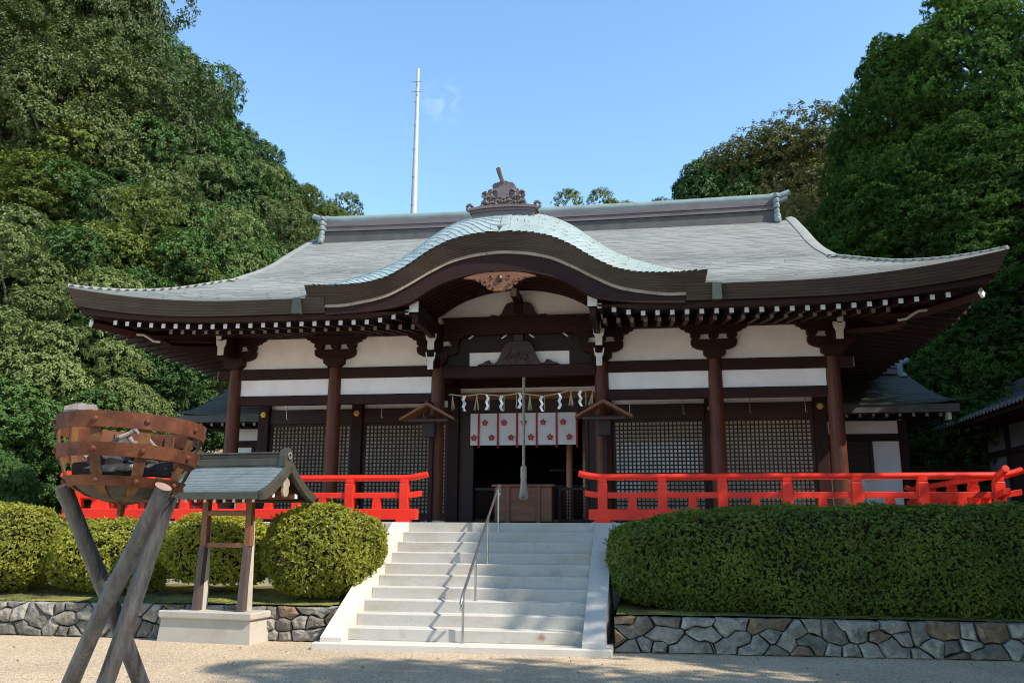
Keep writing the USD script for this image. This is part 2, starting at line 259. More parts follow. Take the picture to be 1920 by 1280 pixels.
# gravel
M['gravel'] = usdkit.material(stage, '/World/Looks/gravel', {
    'tc': ('texture_coordinate', {}), 'vo': ('voronoi_texture', {'scale': 95.0}), 'sp': ('separate_color', {}),
    'rp': ('rgb_ramp', {'ramp': [(0.0, (0.20, 0.145, 0.085)), (0.35, (0.44, 0.33, 0.21)), (0.7, (0.57, 0.44, 0.29)), (1.0, (0.72, 0.60, 0.44))]}),
    'n1': ('noise_texture', {'scale': 0.7, 'detail': 4.0}), 'r1': ('map_range', {'from_min': 0.35, 'from_max': 0.7, 'to_min': 0.86, 'to_max': 1.06}), 'hs': ('hsv', {}),
    'n2': ('noise_texture', {'scale': 14.0, 'detail': 3.0}), 'add': ('math', {'math_type': 'multiply_add', 'value2': 0.6}),
    'bp': ('bump', {'strength': 0.9, 'distance': 0.012, 'invert': True}), 'p': ('principled_bsdf', {'roughness': 0.85, 'specular_ior_level': 0.25})},
    [('tc.object', 'vo.vector'), ('vo.color', 'sp.color'), ('sp.r', 'rp.fac'), ('tc.object', 'n1.vector'), ('n1.fac', 'r1.value'), ('r1.result', 'hs.value'), ('rp.color', 'hs.color'), ('hs.color', 'p.base_color'),
     ('tc.object', 'n2.vector'), ('n2.fac', 'add.value1'), ('vo.distance', 'add.value3'), ('add.value', 'bp.height'), ('bp.normal', 'p.normal')], surface='p.BSDF')
# earth with moss
M['moss_earth'] = usdkit.material(stage, '/World/Looks/moss_earth', {
    'tc': ('texture_coordinate', {}), 'n1': ('noise_texture', {'scale': 1.1, 'detail': 5.0, 'roughness': 0.65}), 'n2': ('noise_texture', {'scale': 22.0, 'detail': 4.0}),
    'ra': ('rgb_ramp', {'ramp': [(0.36, (0.07, 0.052, 0.03)), (0.46, (0.13, 0.12, 0.035)), (0.60, (0.22, 0.22, 0.04))]}), 'mx': ('mix', {'mix_type': 'overlay', 'fac': 0.6}), 'bp': ('bump', {'strength': 0.8, 'distance': 0.03}), 'p': ('principled_bsdf', {'roughness': 0.95, 'specular_ior_level': 0.15})},
    [('tc.object', 'n1.vector'), ('tc.object', 'n2.vector'), ('n1.fac', 'ra.fac'), ('ra.color', 'mx.color1'), ('n2.color', 'mx.color2'), ('mx.color', 'p.base_color'), ('n2.fac', 'bp.height'), ('bp.normal', 'p.normal')], surface='p.BSDF')
M['hill_earth'] = usdkit.material(stage, '/World/Looks/hill_earth', {
    'g': ('geometry', {}), 'n1': ('noise_texture', {'scale': 0.8, 'detail': 7.0, 'roughness': 0.7}), 'n2': ('noise_texture', {'scale': 5.0, 'detail': 5.0}),
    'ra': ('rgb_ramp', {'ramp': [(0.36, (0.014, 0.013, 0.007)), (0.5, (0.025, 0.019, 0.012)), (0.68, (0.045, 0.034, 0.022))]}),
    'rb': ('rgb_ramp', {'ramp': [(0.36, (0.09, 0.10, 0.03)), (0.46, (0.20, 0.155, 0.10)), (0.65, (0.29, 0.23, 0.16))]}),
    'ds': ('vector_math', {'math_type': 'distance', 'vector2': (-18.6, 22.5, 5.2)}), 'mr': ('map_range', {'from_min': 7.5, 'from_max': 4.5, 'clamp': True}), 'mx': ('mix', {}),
    'bp': ('bump', {'strength': 1.0, 'distance': 0.12}), 'p': ('principled_bsdf', {'roughness': 0.95, 'specular_ior_level': 0.15})},
    [('g.position', 'n1.vector'), ('g.position', 'n2.vector'), ('n1.fac', 'ra.fac'), ('n1.fac', 'rb.fac'), ('g.position', 'ds.vector1'), ('ds.value', 'mr.value'), ('mr.result', 'mx.fac'), ('ra.color', 'mx.color1'), ('rb.color', 'mx.color2'), ('mx.color', 'p.base_color'), ('n2.fac', 'bp.height'), ('bp.normal', 'p.normal')], surface='p.BSDF')

rng = np.random.default_rng(7)
# ------------------------------------------------------------------ ground, terrace, hill
HP, R, T = 0.094, 0.165, 0.3333
ZP = HP + 10 * R                       # top of the platform
# trees by the pixel of their top, their distance and the half width of their crown; the hill rises to carry them
WOOD = [
    # skyline of the wood, from the left edge down to the ridge of the hall
    ('oak', -60, -120, 50, 4.6, None), ('oak', 60, -90, 46, 4.4, 'tall open-crowned tree with forked grey trunk at the upper left'), ('oak', 165, -110, 49, 4.4, None), ('oak', 240, -70, 48, 3.6, 'tall tree whose crown touches the top edge where the sky begins'),
    ('laurel', 305, 60, 48, 3.3, 'round dark crown against the sky, highest on the right flank of the wood'), ('laurel', 372, 150, 49, 3.1, None), ('oak', 282, 140, 44, 3.6, None), ('laurel', 440, 236, 50, 3.0, 'dark domed tree on the skyline halfway down the wood'), ('laurel', 498, 298, 51, 2.8, None),
    ('olive', 566, 346, 54, 2.6, 'bright green tree on the skyline just left of the ridge end'), ('olive', 610, 372, 60, 2.6, 'small far tree peeping over the left end of the ridge'), ('olive', 634, 402, 66, 2.4, None),
    # middle of the slope
    ('oak', 30, 60, 42, 4.2, None), ('oak', 150, 90, 41, 4.0, None), ('oak', 240, 160, 42, 3.6, None), ('laurel', 345, 235, 43, 3.6, None), ('laurel', 425, 308, 44, 3.2, None), ('grey', 505, 372, 45, 3.0, None), ('olive', 562, 400, 47, 2.8, None),
    ('olive', -30, 285, 36, 3.4, 'yellow-green crown at the left edge halfway up the wood'), ('olive', 85, 275, 38, 3.0, None), ('laurel', 205, 322, 38, 3.2, None), ('grey', 300, 320, 38, 3.0, None), ('laurel', 395, 385, 39, 3.0, None), ('grey', 470, 420, 41, 2.8, None), ('oak', 560, 455, 46, 2.8, None),
    # lower slope, in front
    ('grey', 40, 440, 30, 2.9, 'grey-green drooping tree at the left edge beside the tip of the eave'), ('olive', 255, 385, 34, 3.0, 'yellowish green tree directly above the left tip of the hall roof'), ('laurel', 165, 430, 32, 2.8, None), ('laurel', 345, 430, 35, 2.8, None), ('grey', 440, 465, 37, 2.7, None), ('laurel', -40, 560, 27, 2.6, None), ('grey', 100, 560, 27, 2.5, 'drooping pale leaved tree left of the fire basket under the eave tip'), ('laurel', 205, 590, 29, 2.4, None),
    ('laurel', 300, 640, 30, 2.2, 'glossy evergreen under the left eave above the fire basket'), ('laurel', 375, 655, 38, 2.3, None), ('laurel', 425, 660, 42, 2.4, None), ('laurel', 20, 690, 25, 2.2, None), ('grey', 235, 690, 27, 1.9, None), ('laurel', 130, 700, 26, 2.0, None)]
GROVE = [
    ('olive', 1040, 385, 66, 2.6, 'tiny treetop showing above the ridge just right of the crest ornament'), ('olive', 1158, 376, 68, 2.6, 'left one of the two small treetops above the right half of the ridge'), ('laurel', 1232, 372, 68, 2.4, 'right one of the two small treetops above the right half of the ridge'),
    ('laurel', 1332, 292, 52, 3.0, 'dark green tree on the skyline left of the brown crowned trees'), ('brown', 1425, 278, 54, 4.6, 'brown crowned tree on the skyline, the left one of the pair'), ('brown', 1505, 240, 52, 4.8, 'brown crowned tree on the skyline, touching the tall cypresses'), ('brown', 1470, 368, 40, 2.6, 'small brownish tree just behind the right end of the ridge'), ('laurel', 1385, 345, 50, 3.4, None), ('brown', 1560, 330, 46, 3.0, None),
    ('conifer', 1668, 92, 36, 3.4, 'tall cypress with a broad rounded top left of the tallest one'), ('conifer', 1612, 170, 38, 2.4, 'cypress with a ragged left edge against the sky'), ('conifer', 1800, -60, 34, 3.8, 'tallest cypress at the upper right, cut by the top edge'), ('conifer', 1900, 10, 33, 3.2, 'cypress at the right edge of the picture'), ('conifer', 1730, 70, 41, 3.0, None), ('conifer', 1580, 270, 37, 2.2, None), ('conifer', 1610, 330, 33, 2.8, None), ('conifer', 1700, 290, 31, 3.0, None), ('conifer', 1800, 240, 30, 3.0, None), ('conifer', 1890, 260, 29, 2.8, None),
    ('conifer', 1560, 470, 36, 2.4, None), ('conifer', 1660, 480, 33, 2.6, None), ('conifer', 1760, 520, 31, 2.6, None), ('conifer', 1850, 500, 30, 2.6, None), ('conifer', 1950, 120, 32, 3.4, None), ('conifer', 1960, 420, 29, 2.8, None)]
NAT = {'oak': 11.5, 'laurel': 9.5, 'olive': 9.0, 'grey': 8.0, 'brown': 9.0, 'conifer': 22.0}
def top_of(u, v, dep): return CAM + (fw + rt * (u - 960) / F + up * (640 - v) / F) * dep
def hill0(x, y):
    x = np.asarray(x, float); y = np.asarray(y, float)
    s = lambda v: np.where(v > 0, v * v / (np.abs(v) + 1.5), 0)
    back = 0.34 * s(y - 20)
    left = 0.85 * s(-x - 9.3) * np.clip((y - 9) / 8, 0, 1)
    left = np.where(left > 6, 6 + (left - 6) * 0.55, left)
    right = 0.30 * s(x - 15) * np.clip((y - 6) / 10, 0, 1)
    return np.minimum(back + left + right, 42)
_tops = np.array([[*top_of(u, v, dep)[:2], top_of(u, v, dep)[2] - NAT[k]] for k, u, v, dep, w, lab in WOOD + GROVE]); _ex = np.maximum(_tops[:, 2] - hill0(_tops[:, 0], _tops[:, 1]), 0)
def hill(x, y):
    x, y = np.broadcast_arrays(np.asarray(x, float), np.asarray(y, float)); w = np.exp(-((x[..., None] - _tops[:, 0]) ** 2 + (y[..., None] - _tops[:, 1]) ** 2) / (2 * 4.5 ** 2))
    return hill0(x, y) + (w * _ex).sum(-1) / (w.sum(-1) + 0.25)
gx = np.concatenate([[-600, -200], np.arange(-60, 60.1, 4), [200, 600]]); gy = np.concatenate([[-600, -200, -60], np.arange(-30, 20.1, 5), [60, 200, 600]])
P = np.stack(list(np.meshgrid(gx, gy, indexing='ij')) + [np.zeros((len(gx), len(gy)))], -1)
obj('ground', grid(P, True), 'gravel', label='pale gravel forecourt', cat='ground', kind='structure')
def terr(x, y):
    b = 0.47 + 0.03 * (x < 0) + 0.10 * np.clip((y - 0.9) / 1.5, 0, 1) + 0.03 * (meshkit.fbm(np.stack([x, y, 0 * x], -1) * 0.8, 3) - 0.5)
    return b
for side in (-1, 1):
    xs = np.linspace(2.08, 12, 90) * side; ys = np.linspace(0.42, 4.0, 30)
    X, Y = np.meshgrid(xs, ys, indexing='ij'); Z = terr(X, Y) + 0.02 * meshkit.noise(np.stack([X, Y, X * 0], -1) * 6)
    obj('terrace', grid(np.stack([X, Y, Z], -1), side > 0), 'moss_earth', smooth=True, label='mossy earth terrace %s of the stairs' % ('left' if side < 0 else 'right'), cat='terrace', kind='structure')
xs = np.linspace(-110, 110, 150); ys = np.concatenate([np.linspace(3.5, 60, 80), np.linspace(64, 190, 30)])
X, Y = np.meshgrid(xs, ys, indexing='ij'); Z = hill(X, Y) + 0.55 * np.clip((Y - 3.5), 0, 1) * (meshkit.fbm(np.stack([X, Y, 0 * X], -1) * 0.25, 4) - 0.2) + 0.1
obj('hillside', grid(np.stack([X, Y, Z], -1), True), 'hill_earth', smooth=True, label='wooded hillside with bare sandy earth', cat='hill', kind='structure')
obj('stone_platform', join(cbx(-8.62, 8.62, 3.0, 15.2, 1.60, ZP, 0.01), bx(-8.45, 8.45, 3.14, 15.0, 0.3, 1.60)), 'granite', label='granite platform that carries the main hall', cat='platform', kind='structure')

# ------------------------------------------------------------------ stone stairs
W = 3.3016 / 2; CW = 0.305
st = thing('stone_stairs', 'wide granite stairs with ten steps and sloping cheek walls leading up to the hall', 'stairs')
obj('plinth', cbx(-2.048, 2.048, -0.385, 0.30, -0.05, HP, 0.012), 'granite', st)
for k in range(10):
    obj('step', cbx(-W, W, k * T, (k + 1) * T + 0.02 if k < 9 else 3.0, HP + k * R - (0.02 if k else 0), HP + (k + 1) * R, 0.010), 'granite_step', st)
for s in (-1, 1):
    p = [(-0.30, HP), (-0.30, HP + 0.062), (3.0, ZP + 0.004), (3.0, HP)]
    a, b = (W, W + CW) if s > 0 else (-W - CW, -W)
    v, f = extr(p, 'x', a + 0.002, b); obj('cheek_wall', (v, f), 'granite', st)

# ------------------------------------------------------------------ handrail
hr = thing('handrail', 'slim metal handrail with four posts in the middle of the stone stairs', 'handrail')
def rail_z(y): return 0.745 + (y + 0.06) * (2.36 - 0.745) / 2.86
path = [(0, -0.10, 0.52), (0, -0.19, 0.56), (0, -0.21, 0.62), (0, -0.16, 0.69), (0, -0.06, 0.757)] + [(0, y, rail_z(y) + 0.01) for y in np.linspace(0.3, 2.7, 9)] + [(0, 2.82, 2.38), (0, 2.90, 2.37), (0, 2.93, 2.31), (0, 2.91, 2.22), (0, 2.86, 2.20)]
obj('rail', tube(path, 0.021, 10), 'steel', hr, smooth=60)
for y, n in ((-0.06, 0), (0.80, 3), (1.80, 6), (2.80, 9)):
    obj('post', join(cyl(0, y, HP + n * R, rail_z(y), 0.017, n=10), cyl(0, y, HP + n * R, HP + n * R + 0.008, 0.035, n=12)), 'steel', hr, smooth=40)

# ------------------------------------------------------------------ red balustrades
YR = 3.167
def upturn(x0, x1, ends):
    """centre line along x with the given ends lifted; returns (x, dz)"""
    xs = np.linspace(x0, x1, 60); dz = np.zeros_like(xs)
    for e, l, h in ends:
        d = np.clip(1 - np.abs(xs - e) / l, 0, 1); dz += h * d ** 1.6
    return xs, dz
def rail_line(x0, x1, z, ends, w, h, rnd=False, along='x', c=0.0):
    xs, dz = upturn(x0, x1, ends)
    if along == 'x': pts = np.stack([xs, np.full_like(xs, c), z + dz], 1)
    else: pts = np.stack([np.full_like(xs, c), xs, z + dz], 1)
    if rnd: return tube(pts, h / 2, 12)
    A = np.array([0, 1.0, 0]) if along == 'x' else np.array([1.0, 0, 0]); b = 0.008
    sec = [(-w / 2 + b, -h / 2), (w / 2 - b, -h / 2), (w / 2, -h / 2 + b), (w / 2, h / 2 - b), (w / 2 - b, h / 2), (-w / 2 + b, h / 2), (-w / 2, h / 2 - b), (-w / 2, -h / 2 + b)]
    P = np.stack([np.stack([p + a * A + np.array([0, 0, bb]) for a, bb in sec + [sec[0]]]) for p in pts])
    g = grid(P, along != 'x'); caps = []
    for p, fl in ((P[0, :8], False), (P[-1, :8], True)):
        f = np.array([[0, i, i + 1] for i in range(1, 7)]); caps.append((p, f[:, ::-1] if fl == (along == 'x') else f))
    return join(g, *caps)
def post_mesh(x, y):
    w = 0.08
    body = cbx(x - w, x + w, y - w, y + w, 1.97, 2.40, 0.006)
    head = hull([(x + a * q, y + b * q, z) for z, q in ((2.395, w), (2.415, w), (2.435, w * 0.82)) for a in (-1, 1) for b in (-1, 1)])
    neck = cbx(x - 0.068, x + 0.068, y - 0.068, y + 0.068, 2.43, 2.50, 0.004); neck2 = cbx(x - 0.072, x + 0.072, y - 0.072, y + 0.072, 2.447, 2.505, 0.004)
    return join(body, head, neck, neck2)
PX = [1.79, 2.82, 3.84, 4.915, 6.04, 7.09, 8.27]
def balustrade(s, label):
    t = thing('red_balustrade', label, 'balustrade')
    sg = lambda a, b: (min(s * a, s * b), max(s * a, s * b))
    xi, xo = 1.79, 8.27
    obj('top_rail', rail_line(*sg(1.37, 8.66), 2.535, [(s * 1.37, 0.42, 0.065), (s * 8.66, 0.36, 0.085)], 0.11, 0.112, True, 'x', YR), 'red_lacquer', t, smooth=50)
    obj('middle_rail', rail_line(*sg(1.48, 8.60), 2.222, [(s * 1.48, 0.3, 0.035), (s * 8.60, 0.3, 0.04)], 0.105, 0.10, False, 'x', YR), 'red_lacquer', t)
    obj('bottom_beam', cbx(*sg(1.545, 8.53), YR - 0.09, YR + 0.09, 1.795, 1.98, 0.008), 'red_lacquer', t)
    for i, x in enumerate(PX):
        obj('post', post_mesh(s * x, YR), 'red_lacquer', t)
        obj('foot', cbx(s * x - 0.13, s * x + 0.13, YR - 0.10, YR + 0.10, ZP, 1.795, 0.005), 'red_lacquer', t)
        if i:
            xm = s * (PX[i - 1] + x) / 2; obj('strut', hull([(xm + a * q, YR + b * 0.055, z) for z, q in ((1.98, 0.085), (2.175, 0.06)) for a in (-1, 1) for b in (-1, 1)]), 'red_lacquer', t)
    # return along the side of the platform
    xc = s * xo
    obj('side_top_rail', rail_line(YR - 0.38, 8.3, 2.54, [(YR - 0.38, 0.36, 0.085), (8.3, 0.4, 0.06)], 0.11, 0.112, True, 'y', xc), 'red_lacquer', t, smooth=50)
    obj('side_middle_rail', rail_line(YR - 0.33, 8.2, 2.226, [(YR - 0.33, 0.3, 0.04), (8.2, 0.3, 0.03)], 0.107, 0.103, False, 'y', xc), 'red_lacquer', t)
    obj('side_bottom_beam', cbx(xc - 0.088, xc + 0.088, YR + 0.092, 8.15, 1.797, 1.978, 0.008), 'red_lacquer', t)
    for y in (4.3, 5.4, 6.6, 7.85):
        obj('post', post_mesh(xc, y), 'red_lacquer', t); obj('foot', cbx(xc - 0.1, xc + 0.1, y - 0.13, y + 0.13, ZP, 1.795, 0.005), 'red_lacquer', t)
    for y in (3.75, 4.85, 6.0, 7.2):
        obj('strut', hull([(xc + b * 0.055, y + a * q, z) for z, q in ((1.98, 0.085), (2.175, 0.06)) for a in (-1, 1) for b in (-1, 1)]), 'red_lacquer', t)
balustrade(-1, 'bright red balustrade in the sun, running left of the stairs behind the small roofed stand')
balustrade(1, 'red balustrade, mostly in shade, running right of the stairs above the long hedge')

# ------------------------------------------------------------------ main hall
hall = thing('worship_hall', 'large timber shrine hall with curved grey-green copper roof, white plaster and arched front gable', 'hall')
YP, YI, YB = 5.187, 6.85, 13.74        # pillar row, inner wall, back wall
CX = [-6.23, -3.97, -1.71, 1.71, 3.97, 6.23]
# pillars with stone bases
for x in CX:
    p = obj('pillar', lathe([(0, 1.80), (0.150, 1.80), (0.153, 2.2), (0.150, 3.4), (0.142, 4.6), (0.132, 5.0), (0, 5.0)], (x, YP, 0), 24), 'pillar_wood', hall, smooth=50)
    obj('stone_base', join(cbx(x - 0.24, x + 0.24, YP - 0.24, YP + 0.24, ZP, 1.78, 0.01), lathe([(0.22, 1.775), (0.19, 1.803), (0, 1.803)], (x, YP, 0), 24)), 'granite', p)
for x in CX:
    obj('inner_pillar', cbx(x - 0.13, x + 0.13, YI - 0.16, YI + 0.12, ZP, 5.35, 0.012), 'dark_wood', hall)
for x in (-6.23, 6.23):
    for y in (8.6, 10.3, 12.0, 13.74): obj('side_pillar', cyl(x, y, ZP, 5.2, 0.145, 0.13, 16), 'dark_wood', hall, smooth=50)
# front beams, wall panels between the front pillars
bays = [(CX[i], CX[i + 1]) for i in range(5)]
for i, (a, b) in enumerate(bays):
    if i == 2: continue
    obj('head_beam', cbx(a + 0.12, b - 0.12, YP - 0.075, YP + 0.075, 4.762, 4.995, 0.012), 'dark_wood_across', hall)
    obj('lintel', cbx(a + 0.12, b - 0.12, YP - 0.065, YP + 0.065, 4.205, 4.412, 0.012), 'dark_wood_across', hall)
    obj('white_panel', bx(a + 0.1, b - 0.1, YP - 0.02, YP + 0.02, 4.41, 4.764), 'plaster', hall)
    obj('upper_plaster', bx(a + 0.05, b - 0.05, YP + 0.0, YP + 0.04, 4.99, 5.66), 'plaster', hall)
for s in (-1, 1):      # beam noses past the corner pillars and tie beams to the inner wall
    n = obj('beam_nose', cbx(*sorted((s * 6.33, s * 6.62)), YP - 0.075, YP + 0.075, 4.775, 4.98, 0.01), 'dark_wood_across', hall)
    obj('nose_end', cbx(*sorted((s * 6.615, s * 6.63)), YP - 0.07, YP + 0.07, 4.78, 4.975, 0.004), 'cream_board', n)
for x in CX:
    obj('tie_beam', cbx(x - 0.07, x + 0.07, YP + 0.14, YI - 0.15, 4.78, 4.98, 0.01), 'dark_wood', hall)
for s in (-1, 1):
    obj('side_beam', cbx(s * 6.23 - 0.07, s * 6.23 + 0.07, YI + 0.12, YB, 4.78, 4.98, 0.01), 'dark_wood', hall)
    for z0, z1 in ((4.98, 5.66), (4.40, 4.78)): obj('side_plaster', bx(s * 6.23 - 0.03, s * 6.23 + 0.03, YI + 0.12, YB, z0, z1), 'plaster', hall)
    obj('side_wall', bx(s * 6.23 - 0.035, s * 6.23 + 0.035, YI + 0.12, YB, ZP, 4.40), 'door_wood', hall)
# stepped bracket sets on the pillars
def half(o): return [(-x, z) for x, z in reversed(o)] + o
def bracket(x, lo=True, left=True, right=True):
    b = hall
    def clip(o):
        P = Polygon(half(o)); 
        return P.intersection(sbox(-9 if left else 0, 0, 9 if right else 0, 9))
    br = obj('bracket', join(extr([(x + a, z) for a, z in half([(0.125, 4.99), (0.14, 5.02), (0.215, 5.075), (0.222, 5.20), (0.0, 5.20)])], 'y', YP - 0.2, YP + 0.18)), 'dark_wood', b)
    o = clip([(0.20, 5.17), (0.34, 5.20), (0.43, 5.25), (0.455, 5.31), (0.455, 5.39), (0, 5.39)])
    obj('bracket_arm', extr([(x + a, z) for a, z in o.exterior.coords], 'y', YP - 0.115, YP + 0.1), 'dark_wood_across', br)
    for q in (-0.36, 0.0, 0.36):
        if (q < 0 and not left) or (q > 0 and not right): continue
        obj('bearing_block', extr([(x + q + a, z) for a, z in half([(0.05, 5.391), (0.062, 5.41), (0.10, 5.455), (0.10, 5.512)])], 'y', YP - 0.13, YP + 0.11), 'dark_wood', br)
    o = clip([(0.46, 5.512), (0.47, 5.54), (0.555, 5.56), (0.575, 5.60), (0.64, 5.615), (0.675, 5.66), (0, 5.66)])
    obj('stepped_arm', extr([(x + a, z) for a, z in o.exterior.coords], 'y', YP - 0.11, YP + 0.095), 'dark_wood_across', br)
for i, x in enumerate(CX): bracket(x)
# noses that point forward at the porch and corner pillars, white faced
def forward_nose(x, lower, big=1.0):
    g = obj('carved_nose', extr([(YP - 0.12, 4.93), (YP - 0.70, 4.80), (YP - 0.74, 4.86), (YP - 0.74, 5.02), (YP - 0.60, 5.10), (YP - 0.12, 5.14)], 'x', x - 0.06, x + 0.06), 'dark_wood', hall) if lower else None
    y0 = YP - 0.76
    def face(z0, prof): return extr([(x + a, z0 + z) for a, z in half(prof)], 'y', y0, y0 + 0.03)
    if lower: obj('white_face', face(4.78, [(0.058, 0), (0.06, 0.17), (0.085, 0.22), (0.105, 0.34), (0.085, 0.36), (0.07, 0.26), (0.0, 0.25)]), 'white_paint', g)
    h = obj('carved_nose', join(extr([(YP - 0.12, 5.25), (YP - 0.73, 5.20), (YP - 0.73, 5.48), (YP - 0.12, 5.52)], 'x', x - 0.06, x + 0.06), extr([(YP - 0.1, 5.48), (YP - 0.85, 5.50), (YP - 0.85, 5.64), (YP - 0.1, 5.70)], 'x', x - 0.045, x + 0.045)), 'dark_wood', hall)
    obj('white_face', face(5.19, [(0.066, 0), (0.068, 0.16), (0.105, 0.23), (0.115, 0.33), (0.0, 0.33)]), 'white_paint', h)
    y0 = YP - 0.88
    obj('white_face', face(5.50, [(0.055, 0), (0.055, 0.15), (0, 0.15)]), 'white_paint', h)
for s in (-1, 1): forward_nose(s * 1.70, True); forward_nose(s * 6.25, False)
# purlins under the lower rafters
for a, b in ((-6.9, -1.9), (1.9, 6.9)):
    obj('purlin', cbx(a, b, YP - 0.12, YP + 0.12, 5.66, 5.86, 0.01), 'dark_wood_across', hall)

# ---- roof surface
EY, EX, RY = 2.65, 8.68, 9.46
hprof = spline([(0, 0), (0.72, 0.27), (1.32, 0.53), (2.34, 1.09), (3.7, 1.74), (4.6, 2.24), (5.3, 2.68), (6.1, 3.16), (6.81, 3.58)])
def lift(e, d): return 0.41 * np.clip((3.75 - e) / 3.75, 0, 1) ** 2 * np.exp(-d / 3.2)
def eave_z(x): return 5.862 + lift(EX - np.abs(x), 0 * np.abs(x))
def main_z(x, d, e=None):
    e = EX - np.abs(x) if e is None else e
    return 5.862 + hprof(np.clip(d, 0, 6.81)) + lift(e, d)
# ---- arched gable (karahafu) curves
ktop = spline([(-0.3, 6.963), (0, 6.97), (0.42, 6.948), (0.87, 6.862), (1.3, 6.668), (1.74, 6.38), (2.17, 6.17), (2.6, 6.085), (3.1, 6.066), (3.72, 6.095), (4.4, 6.13)])
kbot = spline([(-0.3, 6.645), (0, 6.65), (0.4, 6.62), (0.87, 6.525), (1.3, 6.335), (1.74, 6.09), (2.17, 5.89), (2.6, 5.795), (3.1, 5.735), (3.65, 5.745), (4.2, 5.78)])
karc = spline([(-0.3, 6.25), (0, 6.26), (0.4, 6.235), (0.77, 6.165), (1.1, 6.06), (1.4, 5.90), (1.62, 5.76), (1.85, 5.665), (2.05, 5.625), (2.6, 5.57), (3.3, 5.545), (4, 5.55)])
KY = 2.60
def kB(y): return 0.80 * (1 - np.exp(-np.clip(y - KY, 0, None) / 0.48))
def kz(x, y): x = np.abs(x); return ktop(np.clip(x, 0, 4.3)) + kB(y) * np.clip(1 - (x / 3.6) ** 3.2, 0, 1)
def kcut(x, y): return (np.abs(x) < 3.72) & (kz(x, y) > main_z(x, y - EY) - 0.0) & (y < 8.2)
# front and back courses of copper shingles: every course a strip that laps over the next with a small step
def courses(xfun, d0, d1, n, nx, yfun, zfun, cut=None, seed=0, lip=0.016):
    r = np.random.default_rng(seed); V, Fc, k = [], [], 0
    ds = np.linspace(d0, d1, n + 1)
    for i in range(n):
        da, db = ds[i], ds[i + 1] + 0.02
        xa = xfun(da); L = 2 * xa; c = max(int(L / 0.36), 6)
        edges = np.linspace(-xa, xa, c + 1) + np.concatenate([[0], (r.random(c - 1) - 0.5) * 0.12 + (0.18 if i % 2 else 0) - 0.09, [0]])
        lo = lip * (0.55 + 0.9 * r.random(c)); 
        for j in range(c):
            x0, x1 = edges[j], edges[j + 1]; xm = (x0 + x1) / 2
            if cut is not None and cut(xm, yfun(da)): continue
            q = []
            for (x, d, o) in ((x0, da, lo[j]), (x1, da, lo[j]), (x1, db, 0.002), (x0, db, 0.002), (x0, da, -0.01), (x1, da, -0.01)):
                q.append((x, yfun(d), float(zfun(x, d)) + o))
            V += q; Fc += [[k, k + 1, k + 2], [k, k + 2, k + 3], [k, k + 4, k + 5], [k, k + 5, k + 1]]; k += 6
    return np.array(V), np.array(Fc)
def xhip(d): return EX - d if d < 2.34 else 6.34
XF = 6.34
front = courses(xhip, 0.0, 6.6, 56, 0, lambda d: EY + d, lambda x, d: main_z(x, d), kcut, 3)
obj('front_roof', front, 'roof_copper', hall)
bk = courses(xhip, 0.0, 6.6, 28, 0, lambda d: 2 * RY - EY - d, lambda x, d: main_z(x, d), None, 4); bk = (bk[0], bk[1][:, ::-1])
obj('back_roof', bk, 'roof_copper', hall)
for s in (-1, 1):      # skirts at the two ends
    yc = RY; hl = RY - EY
    sk = courses(lambda d: hl - d, 0.0, 2.40, 20, 0, lambda d: d, lambda y, d: main_z(0, d, e=hl - abs(y)), None, 5 + s, 0.006)
    v = np.stack([s * (EX - sk[0][:, 1]), yc + sk[0][:, 0], sk[0][:, 2]], 1); obj('side_roof', (v, sk[1] if s < 0 else sk[1][:, ::-1]), 'roof_copper', hall)
    # gable end wall and verge
    yy = np.linspace(EY + 2.2, RY, 24); zz = main_z(s * 6.3, yy - EY)
    pts = [(y, z - 0.12) for y, z in zip(yy, zz)]; pts = pts + [(2 * RY - y, z) for y, z in reversed(pts[:-1])]
    obj('gable_wall', extr(pts + [(2 * RY - yy[0], 6.7), (yy[0], 6.7)], 'x', s * 5.7 - 0.03, s * 5.7 + 0.03), 'dark_wood', hall)
    rows = []
    for y, z in list(zip(yy, zz)) + [(2 * RY - y, z) for y, z in reversed(list(zip(yy, zz))[:-1])]:
        rows.append([(s * 6.26, y, z + 0.03), (s * 6.40, y, z + 0.055), (s * 6.50, y, z + 0.01), (s * 6.52, y, z - 0.10), (s * 6.44, y, z - 0.26), (s * 6.30, y, z - 0.27), (s * 6.26, y, z + 0.03)])
    obj('verge', grid(np.array(rows), s > 0), 'roof_copper', hall, smooth=45)
# roof body under the courses (boards) so that the roof is closed from below
xs = np.linspace(-6.3, 6.3, 64); ys = np.linspace(EY + 2.3, RY, 20); X, Y = np.meshgrid(xs, ys, indexing='ij'); Z = main_z(X, Y - EY) - 0.16
keep = ~kcut(X, Y) 
g = grid(np.stack([X, Y, np.where(keep, Z, Z)], -1)); fk = keep.ravel()[g[1]].any(1)
obj('roof_boards', (g[0], g[1][fk]), 'dark_wood_across', hall)
